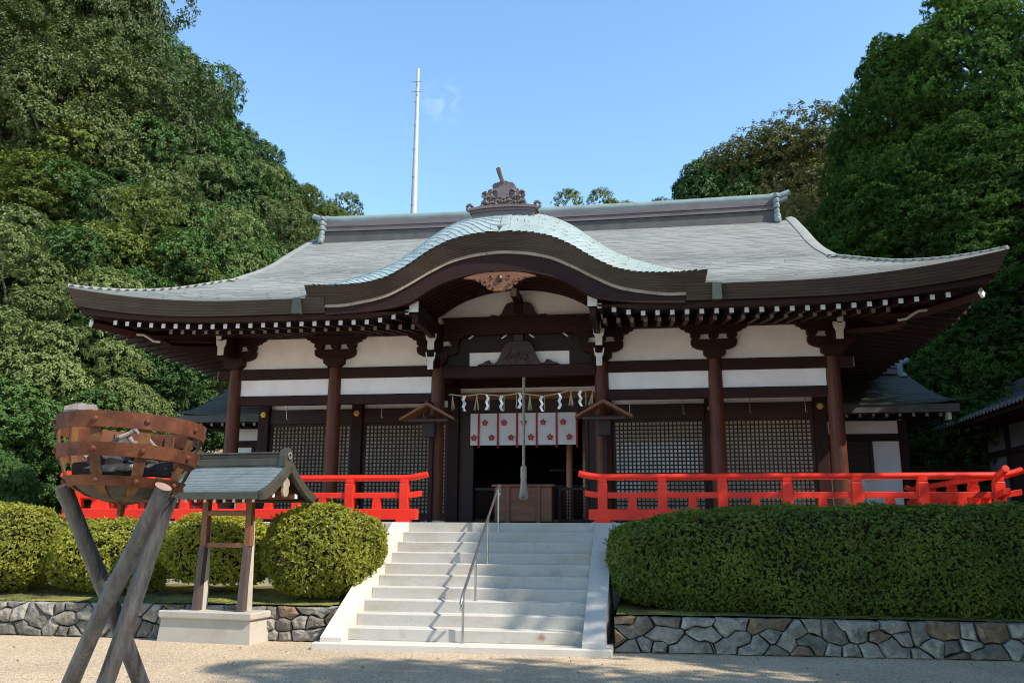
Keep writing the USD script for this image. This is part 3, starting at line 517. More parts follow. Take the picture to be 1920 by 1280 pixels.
# ---- ridge: stacked boards, round copper cap with upturned ends, end ornaments
rz0 = 9.36
def ridge_sweep(y0, y1, z0, z1, xl):
    xs = np.linspace(-xl, xl, 30); c = 0.05 * (np.abs(xs) / xl) ** 2
    P = np.stack([np.stack([[x, a, b + cc] for a, b in ((y0, z0), (y0, z1), (y1, z1), (y1, z0))]) for x, cc in zip(xs, c)]); return join(grid(P, True), ([P[0][0], P[0][1], P[0][2], P[0][3]], [[0, 1, 2], [0, 2, 3]]), ([P[-1][0], P[-1][1], P[-1][2], P[-1][3]], [[0, 2, 1], [0, 3, 2]]))
rd = obj('ridge', ridge_sweep(RY - 0.40, RY + 0.40, 9.0, rz0 + 0.13, 6.05), 'ridge_dark', hall)
for z0, z1, h in ((rz0 + 0.13, rz0 + 0.17, 0.44), (rz0 + 0.17, rz0 + 0.235, 0.34), (rz0 + 0.235, rz0 + 0.30, 0.32), (rz0 + 0.30, rz0 + 0.36, 0.34), (rz0 + 0.36, rz0 + 0.45, 0.31)):
    obj('ridge_board', ridge_sweep(RY - h, RY + h, z0 + 0.001, z1, 6.02), 'ridge_board', rd)
xs = np.concatenate([np.linspace(-6.36, -5.7, 10), np.linspace(-5.2, 5.2, 20), np.linspace(5.7, 6.36, 10)])
zc = rz0 + 0.52 + 0.05 * (np.abs(xs) / 6) ** 2 + 0.15 * np.clip((np.abs(xs) - 5.8) / 0.56, 0, 1) ** 1.5
rr = np.where(np.abs(xs) > 6.0, 0.075, 0.125)
obj('ridge_cap', join(tube(np.stack([xs, np.full_like(xs, RY - 0.2), zc], 1), rr, 12), tube(np.stack([xs, np.full_like(xs, RY + 0.2), zc], 1), rr, 12), (lambda a: (a[0] * [1, 1, 1], a[1]))(ridge_sweep(RY - 0.25, RY + 0.25, rz0 + 0.44, rz0 + 0.63, 6.0))), 'green_copper', rd, smooth=50)
for s in (-1, 1):
    y = RY - 0.46; ms = []
    for z0, z1, w in ((9.30, 9.42, 0.075), (9.44, 9.56, 0.045), (9.58, 9.70, 0.06), (9.72, 9.84, 0.055), (9.86, 9.96, 0.065)):
        ms.append(lathe([(0, z0), (w, z0), (w * 1.25, (z0 + z1) / 2), (w, z1), (0, z1)], (s * 5.99, y, 0), 14)); ms.append(cbx(s * 5.99 - 0.07, s * 5.99 + 0.07, y, 2 * RY - y, z0, z1, 0.02))
    ms.append(lathe([(0, 9.18), (0.06, 9.19), (0.09, 9.26), (0.06, 9.32), (0, 9.33)], (s * 5.99, y - 0.04, 0), 14))
    obj('ridge_end_ornament', join(*ms), 'green_copper', rd, smooth=50)
# ---- thick eave edge, built of thin copper-clad layers
def eave_strips(name, path_top, path_bot, n, mat_, y_in, parent):
    """path arrays (k,3): the layers step back from the top edge to the bottom edge"""
    for i in range(n):
        a, b = i / n, (i + 1) / n
        p0 = path_top * (1 - a) + path_bot * a; p1 = path_top * (1 - b) + path_bot * b; q = p0 * 0.22 + p1 * 0.78; q[:, 2] = p1[:, 2] + 0.004
        back0 = p0 + y_in; back1 = q + y_in
        P = np.stack([back0, p0, q, back1], 1); obj(name, grid(P), mat_, parent)
def front_edge(x0, x1, n=40):
    xs = np.linspace(x0, x1, n); e = EX - np.abs(xs); th = 0.275 + 0.09 * np.clip(1 - e / 3.4, 0, 1)
    top = np.stack([xs, np.full(n, EY), eave_z(xs)], 1); f = 1 - 0.021 * np.clip(np.abs(xs) / EX, 0, 1) ** 6
    bot = np.stack([xs * f, np.full(n, EY + 0.13), eave_z(xs) - th], 1); return top, bot
for s in (-1, 1):
    a, b = (-EX, -3.33) if s < 0 else (3.33, EX)
    t_, b_ = front_edge(a, b); eave_strips('eave_layer', t_, b_, 6, 'eave_board', np.array([0, 0.12, 0]), hall)
    # side eaves
    yv = np.linspace(EY, 2 * RY - EY, 60); e = np.minimum(yv - EY, 2 * RY - EY - yv); z = 5.862 + lift(e, 0 * e); th = 0.275 + 0.09 * np.clip(1 - e / 3.4, 0, 1)
    t_ = np.stack([np.full(60, s * EX), yv, z], 1); g_ = 0.13 * np.clip(1 - 2 * e / 3, -1, 1)
    b_ = np.stack([np.full(60, s * (EX - 0.18)), np.clip(yv, EY + 0.13, 2 * RY - EY - 0.13), z - th], 1)
    if s > 0: t_, b_ = t_, b_
    else: t_, b_ = t_[::-1], b_[::-1]
    eave_strips('side_eave_layer', t_, b_, 6, 'eave_board', np.array([-s * 0.12, 0, 0]), hall)
    hd = np.linspace(0.02, 2.36, 16); obj('hip_cap', tube([(s * (EX - d_), EY + d_, float(main_z(EX - d_, d_)) + 0.016) for d_ in hd], 0.046, 8), 'roof_copper', hall, smooth=60)
    # copper corner cover where the arched gable meets the eave
    x = s * 3.86; obj('valley_cover', extr([(x - 0.085, 5.56), (x + 0.085, 5.56), (x + 0.075, 5.86), (x - 0.075, 5.86)], 'y', EY - 0.03, EY + 0.1), 'dark_copper', hall)
# soffit: boards under the roof edge, fascia beams, then two rows of white tipped rafters
def soffit_z(e, d): return 5.862 - 0.31 - 0.06 * np.clip(1 - e / 3.4, 0, 1) + lift(e, 0 * e) * np.exp(-d / 3.0) + 0.27 * np.clip(d, 0, None) * 0.62
xs = np.concatenate([np.linspace(-8.45, -1.75, 50), np.linspace(1.75, 8.45, 50)])
for s in (-1, 1):
    xs = np.linspace(1.75, 8.45, 50) * s; ys = np.linspace(2.80, YI, 18)
    X, Y = np.meshgrid(xs, ys, indexing='ij'); E_ = EX - np.abs(X); D_ = np.minimum(Y - EY, E_)
    Z = soffit_z(np.where(E_ < Y - EY, Y - EY, E_), D_)
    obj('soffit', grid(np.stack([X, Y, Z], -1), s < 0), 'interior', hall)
    ys = np.linspace(YI - 0.1, 2 * RY - EY - 0.2, 30); xs = np.linspace(6.2, 8.45, 10) * s
    X, Y = np.meshgrid(xs, ys, indexing='ij'); E_ = EX - np.abs(X); Z = soffit_z(np.minimum(Y - EY, 2 * RY - EY - Y), E_)
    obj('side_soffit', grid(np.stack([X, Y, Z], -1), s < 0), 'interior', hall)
    # fascia beam above the upper rafter tips
    xs = np.linspace(1.78, 8.42, 50) * s; e = EX - np.abs(xs); zb = 5.575 + lift(e, 0 * e) * 0.72; zt = 5.60 + lift(e, 0 * e) * 0.93
    zb = np.maximum(zb, np.where(np.abs(xs) < 2.5, 5.58 + 0.10 * (2.5 - np.abs(xs)) / 0.7, 0)) - 0.085
    P = np.stack([np.stack([xs, np.full(50, 2.99), zt - 0.02], 1), np.stack([xs, np.full(50, 2.84), zt - 0.02], 1), np.stack([xs, np.full(50, 2.86), zb + 0.002], 1), np.stack([xs, np.full(50, 2.99), zb + 0.002], 1)], 1)
    obj('fascia_beam', grid(P, s < 0), 'dark_wood_across', hall)
def uz(x):
    ax = abs(x); e = EX - ax
    z = 5.435 + 0.155 * max(0, (ax - 5.3) / 2.5) ** 2
    if ax < 2.6: z = 5.435 + 0.155 * max(0, (2.6 - ax) / 0.78) ** 1.7
    return z
def rafter(name, x, y0, y1, z0, slope, w, h, tipmat):
    p = [(y0, z0 - h / 2), (y0, z0 + h / 2), (y1, z0 + h / 2 + slope * (y1 - y0)), (y1, z0 - h / 2 + slope * (y1 - y0))]
    r = obj(name, extr(p, 'x', x - w / 2, x + w / 2), 'door_wood', hall)
    obj('white_tip', bx(x - w / 2 + 0.003, x + w / 2 - 0.003, y0 - 0.008, y0 + 0.002, z0 - h / 2 + 0.003, z0 + h / 2 - 0.003), tipmat, r)
for s in (-1, 1):
    x = 1.80
    while x < 8.0:
        rafter('upper_rafter', s * x, 2.97, min(4.2, max(3.3, EY + EX - x - 0.3)), uz(x), 0.17, 0.082, 0.095, 'white_paint'); x += 0.2585
    x = 1.86
    while x < 6.95:
        rafter('lower_rafter', s * x, 3.62, min(5.4, EY + EX - x + 0.1), 5.478 + 0.03 * max(0, (x - 5.5)), 0.17, 0.075, 0.10, 'aged_white'); x += 0.2535
    # side rafters, seen from below
    for y in np.arange(3.6, 15.4, 0.36):
        e = min(y - EY, 2 * RY - EY - y); z = 5.46 + 0.3 * float(lift(np.array(e), np.array(0.0)))
        xe = 8.35 if e > 1 else 8.3
        p = [(xe, z - 0.05), (xe, z + 0.045), (6.2, z + 0.045 + 0.36), (6.2, z - 0.05 + 0.36)]
        obj('side_rafter', extr([(s * a, b) for a, b in p], 'y', y - 0.04, y + 0.04), 'door_wood', hall)
    # corner hip rafter with white end and the carved lower hip rafter
    h = obj('hip_rafter', tube([(s * 6.4, 5.0, 5.72), (s * 7.5, 3.86, 5.50), (s * 8.28, 3.02, 5.60)], 0.10, 4), 'dark_wood', hall)
    obj('white_tip', tube([(s * 8.27, 3.03, 5.602), (s * 8.31, 2.99, 5.61)], 0.088, 4), 'white_paint', h)
    q = np.array([(s * 6.35, 5.0, 5.48), (s * 7.0, 4.35, 5.36), (s * 7.22, 4.1, 5.345), (s * 7.32, 4.0, 5.42)]); obj('carved_hip_rafter', tube(q, 0.085, 4), 'dark_wood', hall)
    obj('white_edge', tube([(s * 7.02, 3.42, 5.27), (s * 7.16, 3.40, 5.285), (s * 7.27, 3.38, 5.36), (s * 7.36, 3.36, 5.41), (s * 7.5, 3.34, 5.42)], 0.026, 6), 'cream_board', h)

# ---- arched front gable: individual pale copper tiles in courses, thick layered edge, cream boards, barge board
Fx = lambda x: np.sqrt(x * x + 0.09) - 0.3
By = lambda y: 1.15 * np.clip(y - KY, 0, None)
PITCH, YK1 = 0.105, 3.62
def contour(L, y):            # distance from the centre line at which the course line L passes depth y
    return np.sqrt(np.maximum(By(y) + L + 0.3, 0.3) ** 2 - 0.09)
ktile_n = 0; extra = []
rt_ = np.random.default_rng(11)
for k in range(-10, 31):
    L0, L1 = k * PITCH, (k + 1) * PITCH     # L1 is the lower (outer) line
    ys0 = KY - 0.02 if L0 >= 0 else KY + (-L0) / 1.15
    ye = YK1 - 0.012 * max(k, 0)
    if ys0 > ye - 0.05: continue
    n = 18; t_ = np.linspace(0, 1, n) ** (2.0 if L0 < 0 else 1.0)
    def line(L):
        y0 = KY - 0.02 if L >= 0 else KY + (-L) / 1.15
        y = y0 + (ye - y0) * t_; return np.stack([contour(L, y), y], 1)
    A_, B_ = line(L0), line(L1)
    if A_[-1, 0] > 3.75 and A_[0, 0] > 3.45: continue
    seg = np.r_[0, np.cumsum(np.linalg.norm(np.diff(B_, axis=0), axis=1))]
    for s in (-1, 1):
        cuts = [0.0]; c = 0.34 * (0.55 if k % 2 else 1.0)
        while c < seg[-1] - 0.1: cuts.append(c); c += 0.34 + 0.05 * (rt_.random() - 0.5)
        cuts.append(seg[-1])
        for a, b in zip(cuts[:-1], cuts[1:]):
            m_ = 4; tt = np.interp(np.linspace(a + 0.005, b - 0.005, m_), seg, np.linspace(0, 1, n))
            pa = np.stack([np.interp(tt, np.linspace(0, 1, n), A_[:, i]) for i in (0, 1)], 1); pb = np.stack([np.interp(tt, np.linspace(0, 1, n), B_[:, i]) for i in (0, 1)], 1)
            if pa[:, 0].min() > 3.70: continue
            up_ = 0.016 + 0.008 * rt_.random()
            def P3(p, o): x = np.clip(p[:, 0], 0, 3.72); return np.stack([s * x, p[:, 1], kz(x, p[:, 1]) + o], 1)
            pc = pa + (pb - pa) * 0.93; G = np.stack([P3(pa, 0.002), P3(pc, up_), P3(pc, -0.01)])
            msh = grid(G, s > 0)
            if ktile_n < 300 and b > 0: obj('copper_tile', msh, 'pale_copper', hall); ktile_n += 1
            else: extra.append(msh)
if extra: obj('copper_tiles', join(*extra), 'pale_copper', hall, kind='stuff')
# under-surface of the arched roof, all the way back into the main roof
xs = np.linspace(-3.72, 3.72, 90); ys = np.concatenate([np.linspace(KY, 3.7, 16), np.linspace(3.9, 8.2, 20)])
X, Y = np.meshgrid(xs, ys, indexing='ij'); Z = kz(X, Y) - 0.006
ok = (kz(X, Y) > main_z(X, Y - EY) - 0.25)
g = grid(np.stack([X, Y, Z], -1)); obj('arched_roof', (g[0], g[1][ok.ravel()[g[1]].all(1)]), 'dark_copper', hall, smooth=60)
xs = np.concatenate([np.linspace(-3.71, -2, 24), np.linspace(-1.95, 1.95, 60), np.linspace(2, 3.71, 24)]); f = np.where(np.abs(xs) > 3, 1 - 0.02 * (np.abs(xs) - 3) / 0.7, 1)
t_ = np.stack([xs, np.full_like(xs, KY), ktop(np.abs(xs)) + 0.004], 1); b_ = np.stack([xs * f, np.full_like(xs, KY + 0.12), kbot(np.abs(xs))], 1)
eave_strips('arched_eave_layer', t_, b_, 7, 'eave_board', np.array([0, 0.16, 0]), hall)
for s in (-1, 1): obj('eave_return', hull([(s * 3.71, KY, 6.095), (s * 3.64, KY + 0.12, 5.76), (s * 3.71, KY + 0.5, 6.25), (s * 3.64, KY + 0.5, 5.76), (s * 3.60, KY + 0.3, 6.0)]), 'eave_board', hall)
cuts = np.linspace(-3.34, 3.34, 14)
for a, b in zip(cuts[:-1], cuts[1:]):
    xs = np.linspace(a + 0.003, b - 0.003, 8); z1 = kbot(np.abs(xs)) + 0.002; z0 = z1 - 0.058
    P = np.stack([np.stack([xs, np.full(8, yy), zz], 1) for yy, zz in ((KY + 0.20, z1), (KY + 0.135, z1), (KY + 0.135, z0), (KY + 0.24, z0))], 1); obj('cream_board', grid(P), 'cream_board', hall)
def arch_piece(y0, y1, zt, zb, xl, n=70):
    xs = np.linspace(-xl, xl, n)
    P = np.stack([np.stack([xs, np.full(n, a), z(np.abs(xs))], 1) for a, z in ((y1, zt), (y0, zt), (y0, zb), (y1, zb), (y1, zt))], 1); return grid(P)
obj('barge_board', arch_piece(KY + 0.17, KY + 0.28, lambda x: kbot(x) - 0.055, lambda x: karc(x) + 0.03, 3.32), 'dark_wood_across', hall, smooth=40)
obj('barge_moulding', arch_piece(KY + 0.145, KY + 0.29, lambda x: karc(x) + 0.034, lambda x: karc(x), 3.32), 'dark_wood_across', hall, smooth=40)
rise = lambda y: 0.115 * (y - 2.9)
for y in np.arange(3.05, 5.1, 0.30):
    obj('arched_rib', arch_piece(y, y + 0.09, lambda x: karc(x) + 0.13 + rise(y), lambda x: karc(x) + 0.02 + rise(y), 1.78, 40), 'dark_wood_across', hall)
xs = np.linspace(-1.9, 1.9, 50); ys = np.linspace(KY + 0.28, 5.4, 8); X, Y = np.meshgrid(xs, ys, indexing='ij')
obj('arched_ceiling', grid(np.stack([X, Y, karc(np.abs(X)) + 0.12 + rise(Y)], -1), True), 'dark_wood_across', hall, smooth=60)
for s in (-1, 1):
    p = obj('porch_purlin', cbx(s * 1.67 - 0.08, s * 1.67 + 0.08, 2.98, YP + 0.1, 5.60, 5.79, 0.008), 'dark_wood', hall)
    obj('white_end', bx(s * 1.67 - 0.088, s * 1.67 + 0.088, 2.955, 2.979, 5.595, 5.80), 'white_paint', p)
    obj('purlin_arm', cbx(s * 1.67 - 0.06, s * 1.67 + 0.06, 3.05, YP, 5.42, 5.598, 0.008), 'dark_wood', hall)
p = obj('ridge_purlin', cbx(-0.07, 0.07, 4.45, YP + 0.1, 6.24, 6.42, 0.008), 'dark_wood', hall); obj('white_end', bx(-0.055, 0.055, 4.43, 4.449, 6.245, 6.415), 'aged_white', p)
# carved pendant under the arch
o = [(0, 5.80), (0.05, 5.795), (0.10, 5.80), (0.15, 5.825), (0.21, 5.83), (0.25, 5.87), (0.235, 5.915), (0.30, 5.91), (0.345, 5.945), (0.335, 5.985), (0.40, 5.985), (0.47, 6.03), (0.55, 6.04), (0.68, 6.055), (0.60, 6.085), (0.45, 6.125), (0.25, 6.15), (0, 6.155)]
P = Polygon(o + [(-x, z) for x, z in reversed(o[1:])])
pd = obj('carved_pendant', extr([(x * 1.0, z + 0.075) for x, z in P.exterior.coords], 'y', KY + 0.10, KY + 0.165), 'warm_wood', hall)
for s in (-1, 1):
    for (cx, cz, r, a0, a1) in ((0.17, 6.13, 0.05, 0, 5.0), (0.27, 6.06, 0.035, 1, 6), (0.36, 6.075, 0.03, 0, 5), (0.18, 5.99, 0.03, 1, 6), (0.46, 6.105, 0.022, 0, 5), (0.12, 5.93, 0.028, 0, 6)):
        an = np.linspace(a0, a1, 14); rr_ = r * np.linspace(0.3, 1, 14)
        obj('scroll', tube(np.stack([s * (cx + rr_ * np.cos(an)), np.full(14, KY + 0.095), cz + rr_ * np.sin(an)], 1), 0.009, 5), 'carved_wood', pd)
obj('boss', lathe([(0, 0.03), (0.045, 0.024), (0.06, 0.0)], (0, 0, 0), 12), 'carved_wood', pd) if False else obj('boss', (lambda a: (np.stack([a[0][:, 0], KY + 0.10 - a[0][:, 2], a[0][:, 1] * 1.35 + 6.10], 1), a[1]))(lathe([(0, 0.04), (0.04, 0.032), (0.058, 0.0)], (0, 0, 0), 14)), 'carved_wood', pd, smooth=50)
# porch tympanum, beams and frog-leg struts
xs = np.linspace(-1.75, 1.75, 40); arc = [(x, float(karc(abs(x))) + 0.10 + rise(5.2)) for x in xs]
obj('tympanum', extr([(1.75, 5.9), (-1.75, 5.9)] + arc, 'y', YP + 0.02, YP + 0.06), 'plaster', hall)
kb = [(-1.58, 5.62), (-1.2, 5.60), (-0.6, 5.605), (0, 5.615), (0.6, 5.605), (1.2, 5.60), (1.58, 5.62), (1.58, 5.95), (-1.58, 5.95)]
rb = obj('rainbow_beam', extr(kb, 'y', YP - 0.14, YP + 0.13), 'dark_wood_across', hall)
obj('beam_cap', cbx(-1.62, 1.62, YP - 0.17, YP + 0.12, 5.951, 5.985, 0.006), 'dark_wood_across', rb)
for s in (-1, 1):
    an = np.linspace(0, 5.2, 16); rr_ = np.linspace(0.02, 0.085, 16)
    obj('carved_scroll', tube(np.stack([s * (1.15 + rr_ * np.cos(an) * 1.5), np.full(16, YP - 0.145), 5.79 + rr_ * np.sin(an)], 1), 0.011, 5), 'door_wood', rb)
    for x, tilt in ((0.99, 1), (0.29, -1)):
        q = [(-0.06, -0.035), (-0.03, -0.03), (0.0, 0.0), (0.03, 0.015), (0.055, 0.04)]
        obj('white_curl', tube([(s * (x + tilt * a), YP - 0.155, 5.55 + b * (-1 if tilt > 0 else 1)) for a, b in q], [0.008, 0.016, 0.018, 0.016, 0.008], 6), 'white_paint', rb)
fr1 = [(0, 6.30), (0.16, 6.30), (0.25, 6.27), (0.31, 6.18), (0.36, 6.06), (0.42, 6.01), (0.48, 6.025), (0.56, 6.04), (0.62, 6.0), (0.72, 5.986), (0, 5.986)]
obj('frog_leg_strut', extr(half(fr1[::-1]) if False else [(x, z) for x, z in fr1] + [(-x, z) for x, z in reversed(fr1)], 'y', YP - 0.09, YP + 0.03), 'carved_wood', hall)
obj('strut_post', cbx(-0.085, 0.085, YP - 0.13, YP + 0.02, 6.05, 6.36, 0.01), 'dark_wood', hall)
fr2 = [(0, 5.45), (0.15, 5.45), (0.25, 5.41), (0.32, 5.30), (0.38, 5.14), (0.44, 5.03), (0.50, 4.985), (0.55, 5.0), (0.60, 5.05), (0.66, 5.05), (0.72, 5.01), (0.80, 4.985), (0.86, 4.957), (0, 4.957)]
f2 = obj('frog_leg_strut', extr(fr2 + [(-x, z) for x, z in reversed(fr2)], 'y', YP - 0.13, YP - 0.03), 'carved_wood', hall)
obj('pedestal_block', cbx(-0.105, 0.105, YP - 0.13, YP + 0.02, 5.452, 5.60, 0.01), 'carved_wood', hall)
for i in range(46):      # carved foliage relief
    x = rt_.uniform(-0.34, 0.34); z = rt_.uniform(4.99, 5.36 - abs(x) * 0.7); r = rt_.uniform(0.018, 0.04)
    an = np.linspace(0, rt_.uniform(3, 5), 8); obj('relief', tube(np.stack([x + r * np.cos(an), np.full(8, YP - 0.135), z + r * np.sin(an)], 1), rt_.uniform(0.007, 0.012), 5), 'carved_wood' if i % 6 else 'box_wood', f2)
for s in (-1, 1):
    an = np.linspace(0, 6, 16); rr_ = np.linspace(0.012, 0.05, 16); obj('scroll', tube(np.stack([s * (0.62 + rr_ * np.cos(an)), np.full(16, YP - 0.135), 5.03 + rr_ * np.sin(an)], 1), 0.012, 5), 'carved_wood', f2)
obj('porch_plaster', bx(-1.05, 1.05, YP + 0.02, YP + 0.05, 4.93, 5.255), 'plaster', hall)
obj('porch_shade_board', bx(-1.05, 1.05, YP + 0.0, YP + 0.045, 5.256, 5.64), 'interior', hall)  # near-black sheet: shade of the openings put into its colour
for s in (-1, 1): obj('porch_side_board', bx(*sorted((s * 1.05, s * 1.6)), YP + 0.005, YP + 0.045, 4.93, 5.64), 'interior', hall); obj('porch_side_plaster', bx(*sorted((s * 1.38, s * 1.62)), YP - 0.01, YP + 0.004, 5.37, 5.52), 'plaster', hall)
obj('porch_beam', cbx(-1.59, 1.59, YP - 0.10, YP + 0.10, 4.712, 4.952, 0.012), 'dark_wood_across', hall)

# ---- inner wall: lattice doors, boards, plaster strips
obj('inner_plaster', bx(-6.2, 6.2, YI + 0.0, YI + 0.04, 4.99, 5.6), 'plaster', hall)
for i, (a, b) in enumerate(bays):
    a, b = a + 0.13, b - 0.13
    if i == 2:
        obj('inner_beam', cbx(a, b, YI - 0.09, YI + 0.09, 4.77, 4.99, 0.01), 'dark_wood_across', hall)
        obj('inner_strip', bx(a, b, YI - 0.01, YI + 0.03, 4.655, 4.772), 'plaster', hall)
        obj('warm_beam', cbx(a, b, YI - 0.10, YI + 0.08, 4.50, 4.656, 0.01), 'box_wood', hall)
        obj('transom_board', bx(a, b, YI - 0.03, YI + 0.03, 4.18, 4.502), 'door_wood', hall)
        for s in (-1, 1): obj('door_panel', join(cbx(*sorted((s * 1.58, s * 1.28)), YI - 0.06, YI + 0.02, ZP + 0.03, 4.18, 0.01), cbx(*sorted((s * 1.32, s * 1.24)), YI - 0.10, YI + 0.05, ZP + 0.03, 4.18, 0.01)), 'door_wood', hall)
        continue
    obj('inner_beam', cbx(a, b, YI - 0.09, YI + 0.09, 4.50, 4.99, 0.01), 'dark_wood_across', hall)
    obj('inner_strip', bx(a, b, YI - 0.01, YI + 0.03, 4.335, 4.502), 'plaster', hall)
    obj('door_head', cbx(a, b, YI - 0.10, YI + 0.08, 4.00, 4.337, 0.012), 'door_wood', hall)
    obj('door_sill', cbx(a, b, YI - 0.10, YI + 0.08, ZP + 0.02, 1.93, 0.012), 'door_wood', hall)
    d = obj('lattice_door', join(cbx(a, a + 0.07, YI - 0.06, YI, 1.93, 4.0, 0.005), cbx(b - 0.07, b, YI - 0.06, YI, 1.93, 4.0, 0.005), cbx(a + 0.07, b - 0.07, YI - 0.06, YI, 3.95, 4.0, 0.005), cbx(a + 0.07, b - 0.07, YI - 0.06, YI, 1.93, 1.99, 0.005)), 'door_wood', hall)
    n = 21; m_ = 23; ms = []
    for k in range(1, n): x = a + 0.07 + (b - a - 0.14) * k / n; ms.append(bx(x - 0.0125, x + 0.0125, YI - 0.055, YI - 0.015, 1.99, 3.95))
    for k in range(1, m_): z = 1.99 + 1.96 * k / m_; ms.append(bx(a + 0.07, b - 0.07, YI - 0.048, YI - 0.02, z - 0.0125, z + 0.0125))
    obj('lattice_bars', join(*ms), 'door_wood', d, kind='stuff')
    obj('paper_backing', bx(a + 0.05, b - 0.05, YI + 0.005, YI + 0.02, 1.95, 3.99), 'shoji', d)
    if i == 3:
        for k in range(1, n):
            x = a + 0.07 + (b - a - 0.14) * (k - 0.5) / n
            lo = 2.42 if k < 7 else 2.86
            obj('white_slat', bx(x - 0.024, x + 0.024, YI - 0.012, YI + 0.001, lo, 3.52 + 0.03 * math.sin(k * 2.3)), 'shoji_light', d)
for x in (-6.23, -3.97, 3.97, 6.23):
    an = np.arange(6) * math.pi / 3; ms = [(lambda a_: (np.stack([x + c * 0.0 + a_[0][:, 0], YI - 0.165 - a_[0][:, 2], 4.225 + a_[0][:, 1]], 1), a_[1]))(lathe([(0, 0.03), (0.022, 0.026), (0.034, 0.0)], (0.045 * math.cos(c), 0.045 * math.sin(c), 0), 10)) for c in an]
    ms.append((lambda a_: (np.stack([x + a_[0][:, 0], YI - 0.165 - a_[0][:, 2], 4.225 + a_[0][:, 1]], 1), a_[1]))(lathe([(0, 0.05), (0.02, 0.046), (0.03, 0.0)], (0, 0, 0), 10)))
    obj('brass_boss', join(*ms), 'brass', hall, smooth=50)
for x in (-5.35, -4.35, -3.15, -2.2, 2.25, 3.35, 4.7, 5.8):
    obj('hanging_hook', join(cyl(x, 5.95, 4.02, 4.9, 0.007, n=6), tube([(x, 5.95, 4.03), (x + 0.02, 5.95, 4.0), (x + 0.045, 5.95, 4.03)], 0.007, 6)), 'steel', hall)
obj('aisle_ceiling', bx(-6.2, 6.2, YP + 0.1, YI, 5.60, 5.64), 'dark_wood_across', hall)
# ---- interior
obj('floor', bx(-6.1, 6.1, YI + 0.05, YB, 1.80, 1.86), 'box_wood', hall)
obj('ceiling', bx(-6.1, 6.1, YI + 0.05, YB, 5.2, 5.26), 'interior', hall)
for a, b in ((-6.23, 1.7), (5.4, 6.23)): obj('back_wall', bx(a, b, YB - 0.05, YB + 0.05, ZP, 5.6), 'interior', hall)
for s in (-1, 1):
    d = obj('low_lattice_gate', join(cbx(*sorted((s * 1.22, s * 0.66)), YI - 0.02, YI + 0.03, 2.48, 2.545, 0.005), cbx(*sorted((s * 1.22, s * 0.66)), YI - 0.02, YI + 0.03, 1.80, 1.87, 0.005), cbx(*sorted((s * 0.70, s * 0.64)), YI - 0.02, YI + 0.03, 1.80, 2.5, 0.005)), 'door_wood', hall)
    ms = []
    for k in range(1, 9): x = s * (0.68 + 0.54 * k / 9); ms.append(bx(x - 0.009, x + 0.009, YI - 0.01, YI + 0.02, 1.87, 2.48))
    for k in range(1, 9): z = 1.87 + 0.61 * k / 9; ms.append(bx(*sorted((s * 1.22, s * 0.68)), YI - 0.006, YI + 0.016, z - 0.009, z + 0.009))
    obj('lattice_bars', join(*ms), 'dark_wood', d, kind='stuff')
for x in (0.80, 1.18): obj('inner_column', cyl(x, 7.9, 1.86, 5.2, 0.075, 0.075, 14), 'inner_post', hall, smooth=50)
ms = [cbx(0.3, 2.6, 8.3, 8.36, 2.62, 2.68, 0.005), cbx(0.3, 2.6, 8.3, 8.36, 3.0, 3.05, 0.005)] + [bx(x - 0.01, x + 0.01, 8.32, 8.34, 1.86, 2.64) for x in np.arange(0.35, 2.6, 0.1)] + [bx(0.3, 2.6, 8.322, 8.338, z - 0.01, z + 0.01) for z in np.arange(2.0, 2.6, 0.1)]
obj('inner_railing', join(*ms), 'door_wood', hall)
d = obj('inner_lattice', join(*([bx(-1.9, -1.86, 8.0, 9.6, 1.86, 4.0)] + [bx(-1.86, -1.83, y - 0.014, y + 0.014, 2.5, 3.9) for y in np.arange(8.1, 9.6, 0.12)] + [bx(-1.86, -1.835, 8.0, 9.6, z - 0.014, z + 0.014) for z in np.arange(2.5, 3.9, 0.12)])), 'door_wood', hall)
CRZ = 0.07
# ---- crest ornament on the arched gable
cr = obj('crest_base', xf(join(*[extr([(x, 7.40 + z0 + 0.05 * (1 - (x / 0.7) ** 2)) for x in np.linspace(-w, w, 15)] + [(x, 7.40 + z1 + 0.05 * (1 - (x / 0.7) ** 2)) for x in np.linspace(w, -w, 15)], 'y', 3.02 - d_, 3.36) for z0, z1, w, d_ in ((-0.12, 0.02, 0.60, 0.0), (0.024, 0.075, 0.62, 0.02), (0.08, 0.13, 0.66, 0.05))]), t=(0, 0, CRZ)), 'ridge_board', hall)
body = [(0, 7.60), (0.40, 7.58), (0.43, 7.68), (0.37, 7.74), (0.40, 7.86), (0.34, 7.90), (0.31, 7.86), (0.29, 7.92), (0.235, 7.93), (0.20, 7.90), (0.22, 8.0), (0.17, 8.05), (0.10, 8.06), (0.05, 8.09), (0, 8.085)]
bodyp = body + [(-x, z) for x, z in reversed(body[1:-1])]
obj('crest_body', xf(extr(bodyp, 'y', 3.05, 3.24), t=(0, 0, CRZ)), 'crest_tile', cr)
obj('crest_panel', extr([(-0.11, 7.74), (0.11, 7.74), (0.11, 7.93), (0.06, 7.97), (-0.06, 7.97), (-0.11, 7.93)], 'y', 3.02, 3.06) if False else xf(extr([(-0.11, 7.74), (0.11, 7.74), (0.11, 7.93), (0.06, 7.97), (-0.06, 7.97), (-0.11, 7.93)], 'y', 3.02, 3.06), t=(0, 0, CRZ)), 'ridge_board', cr)
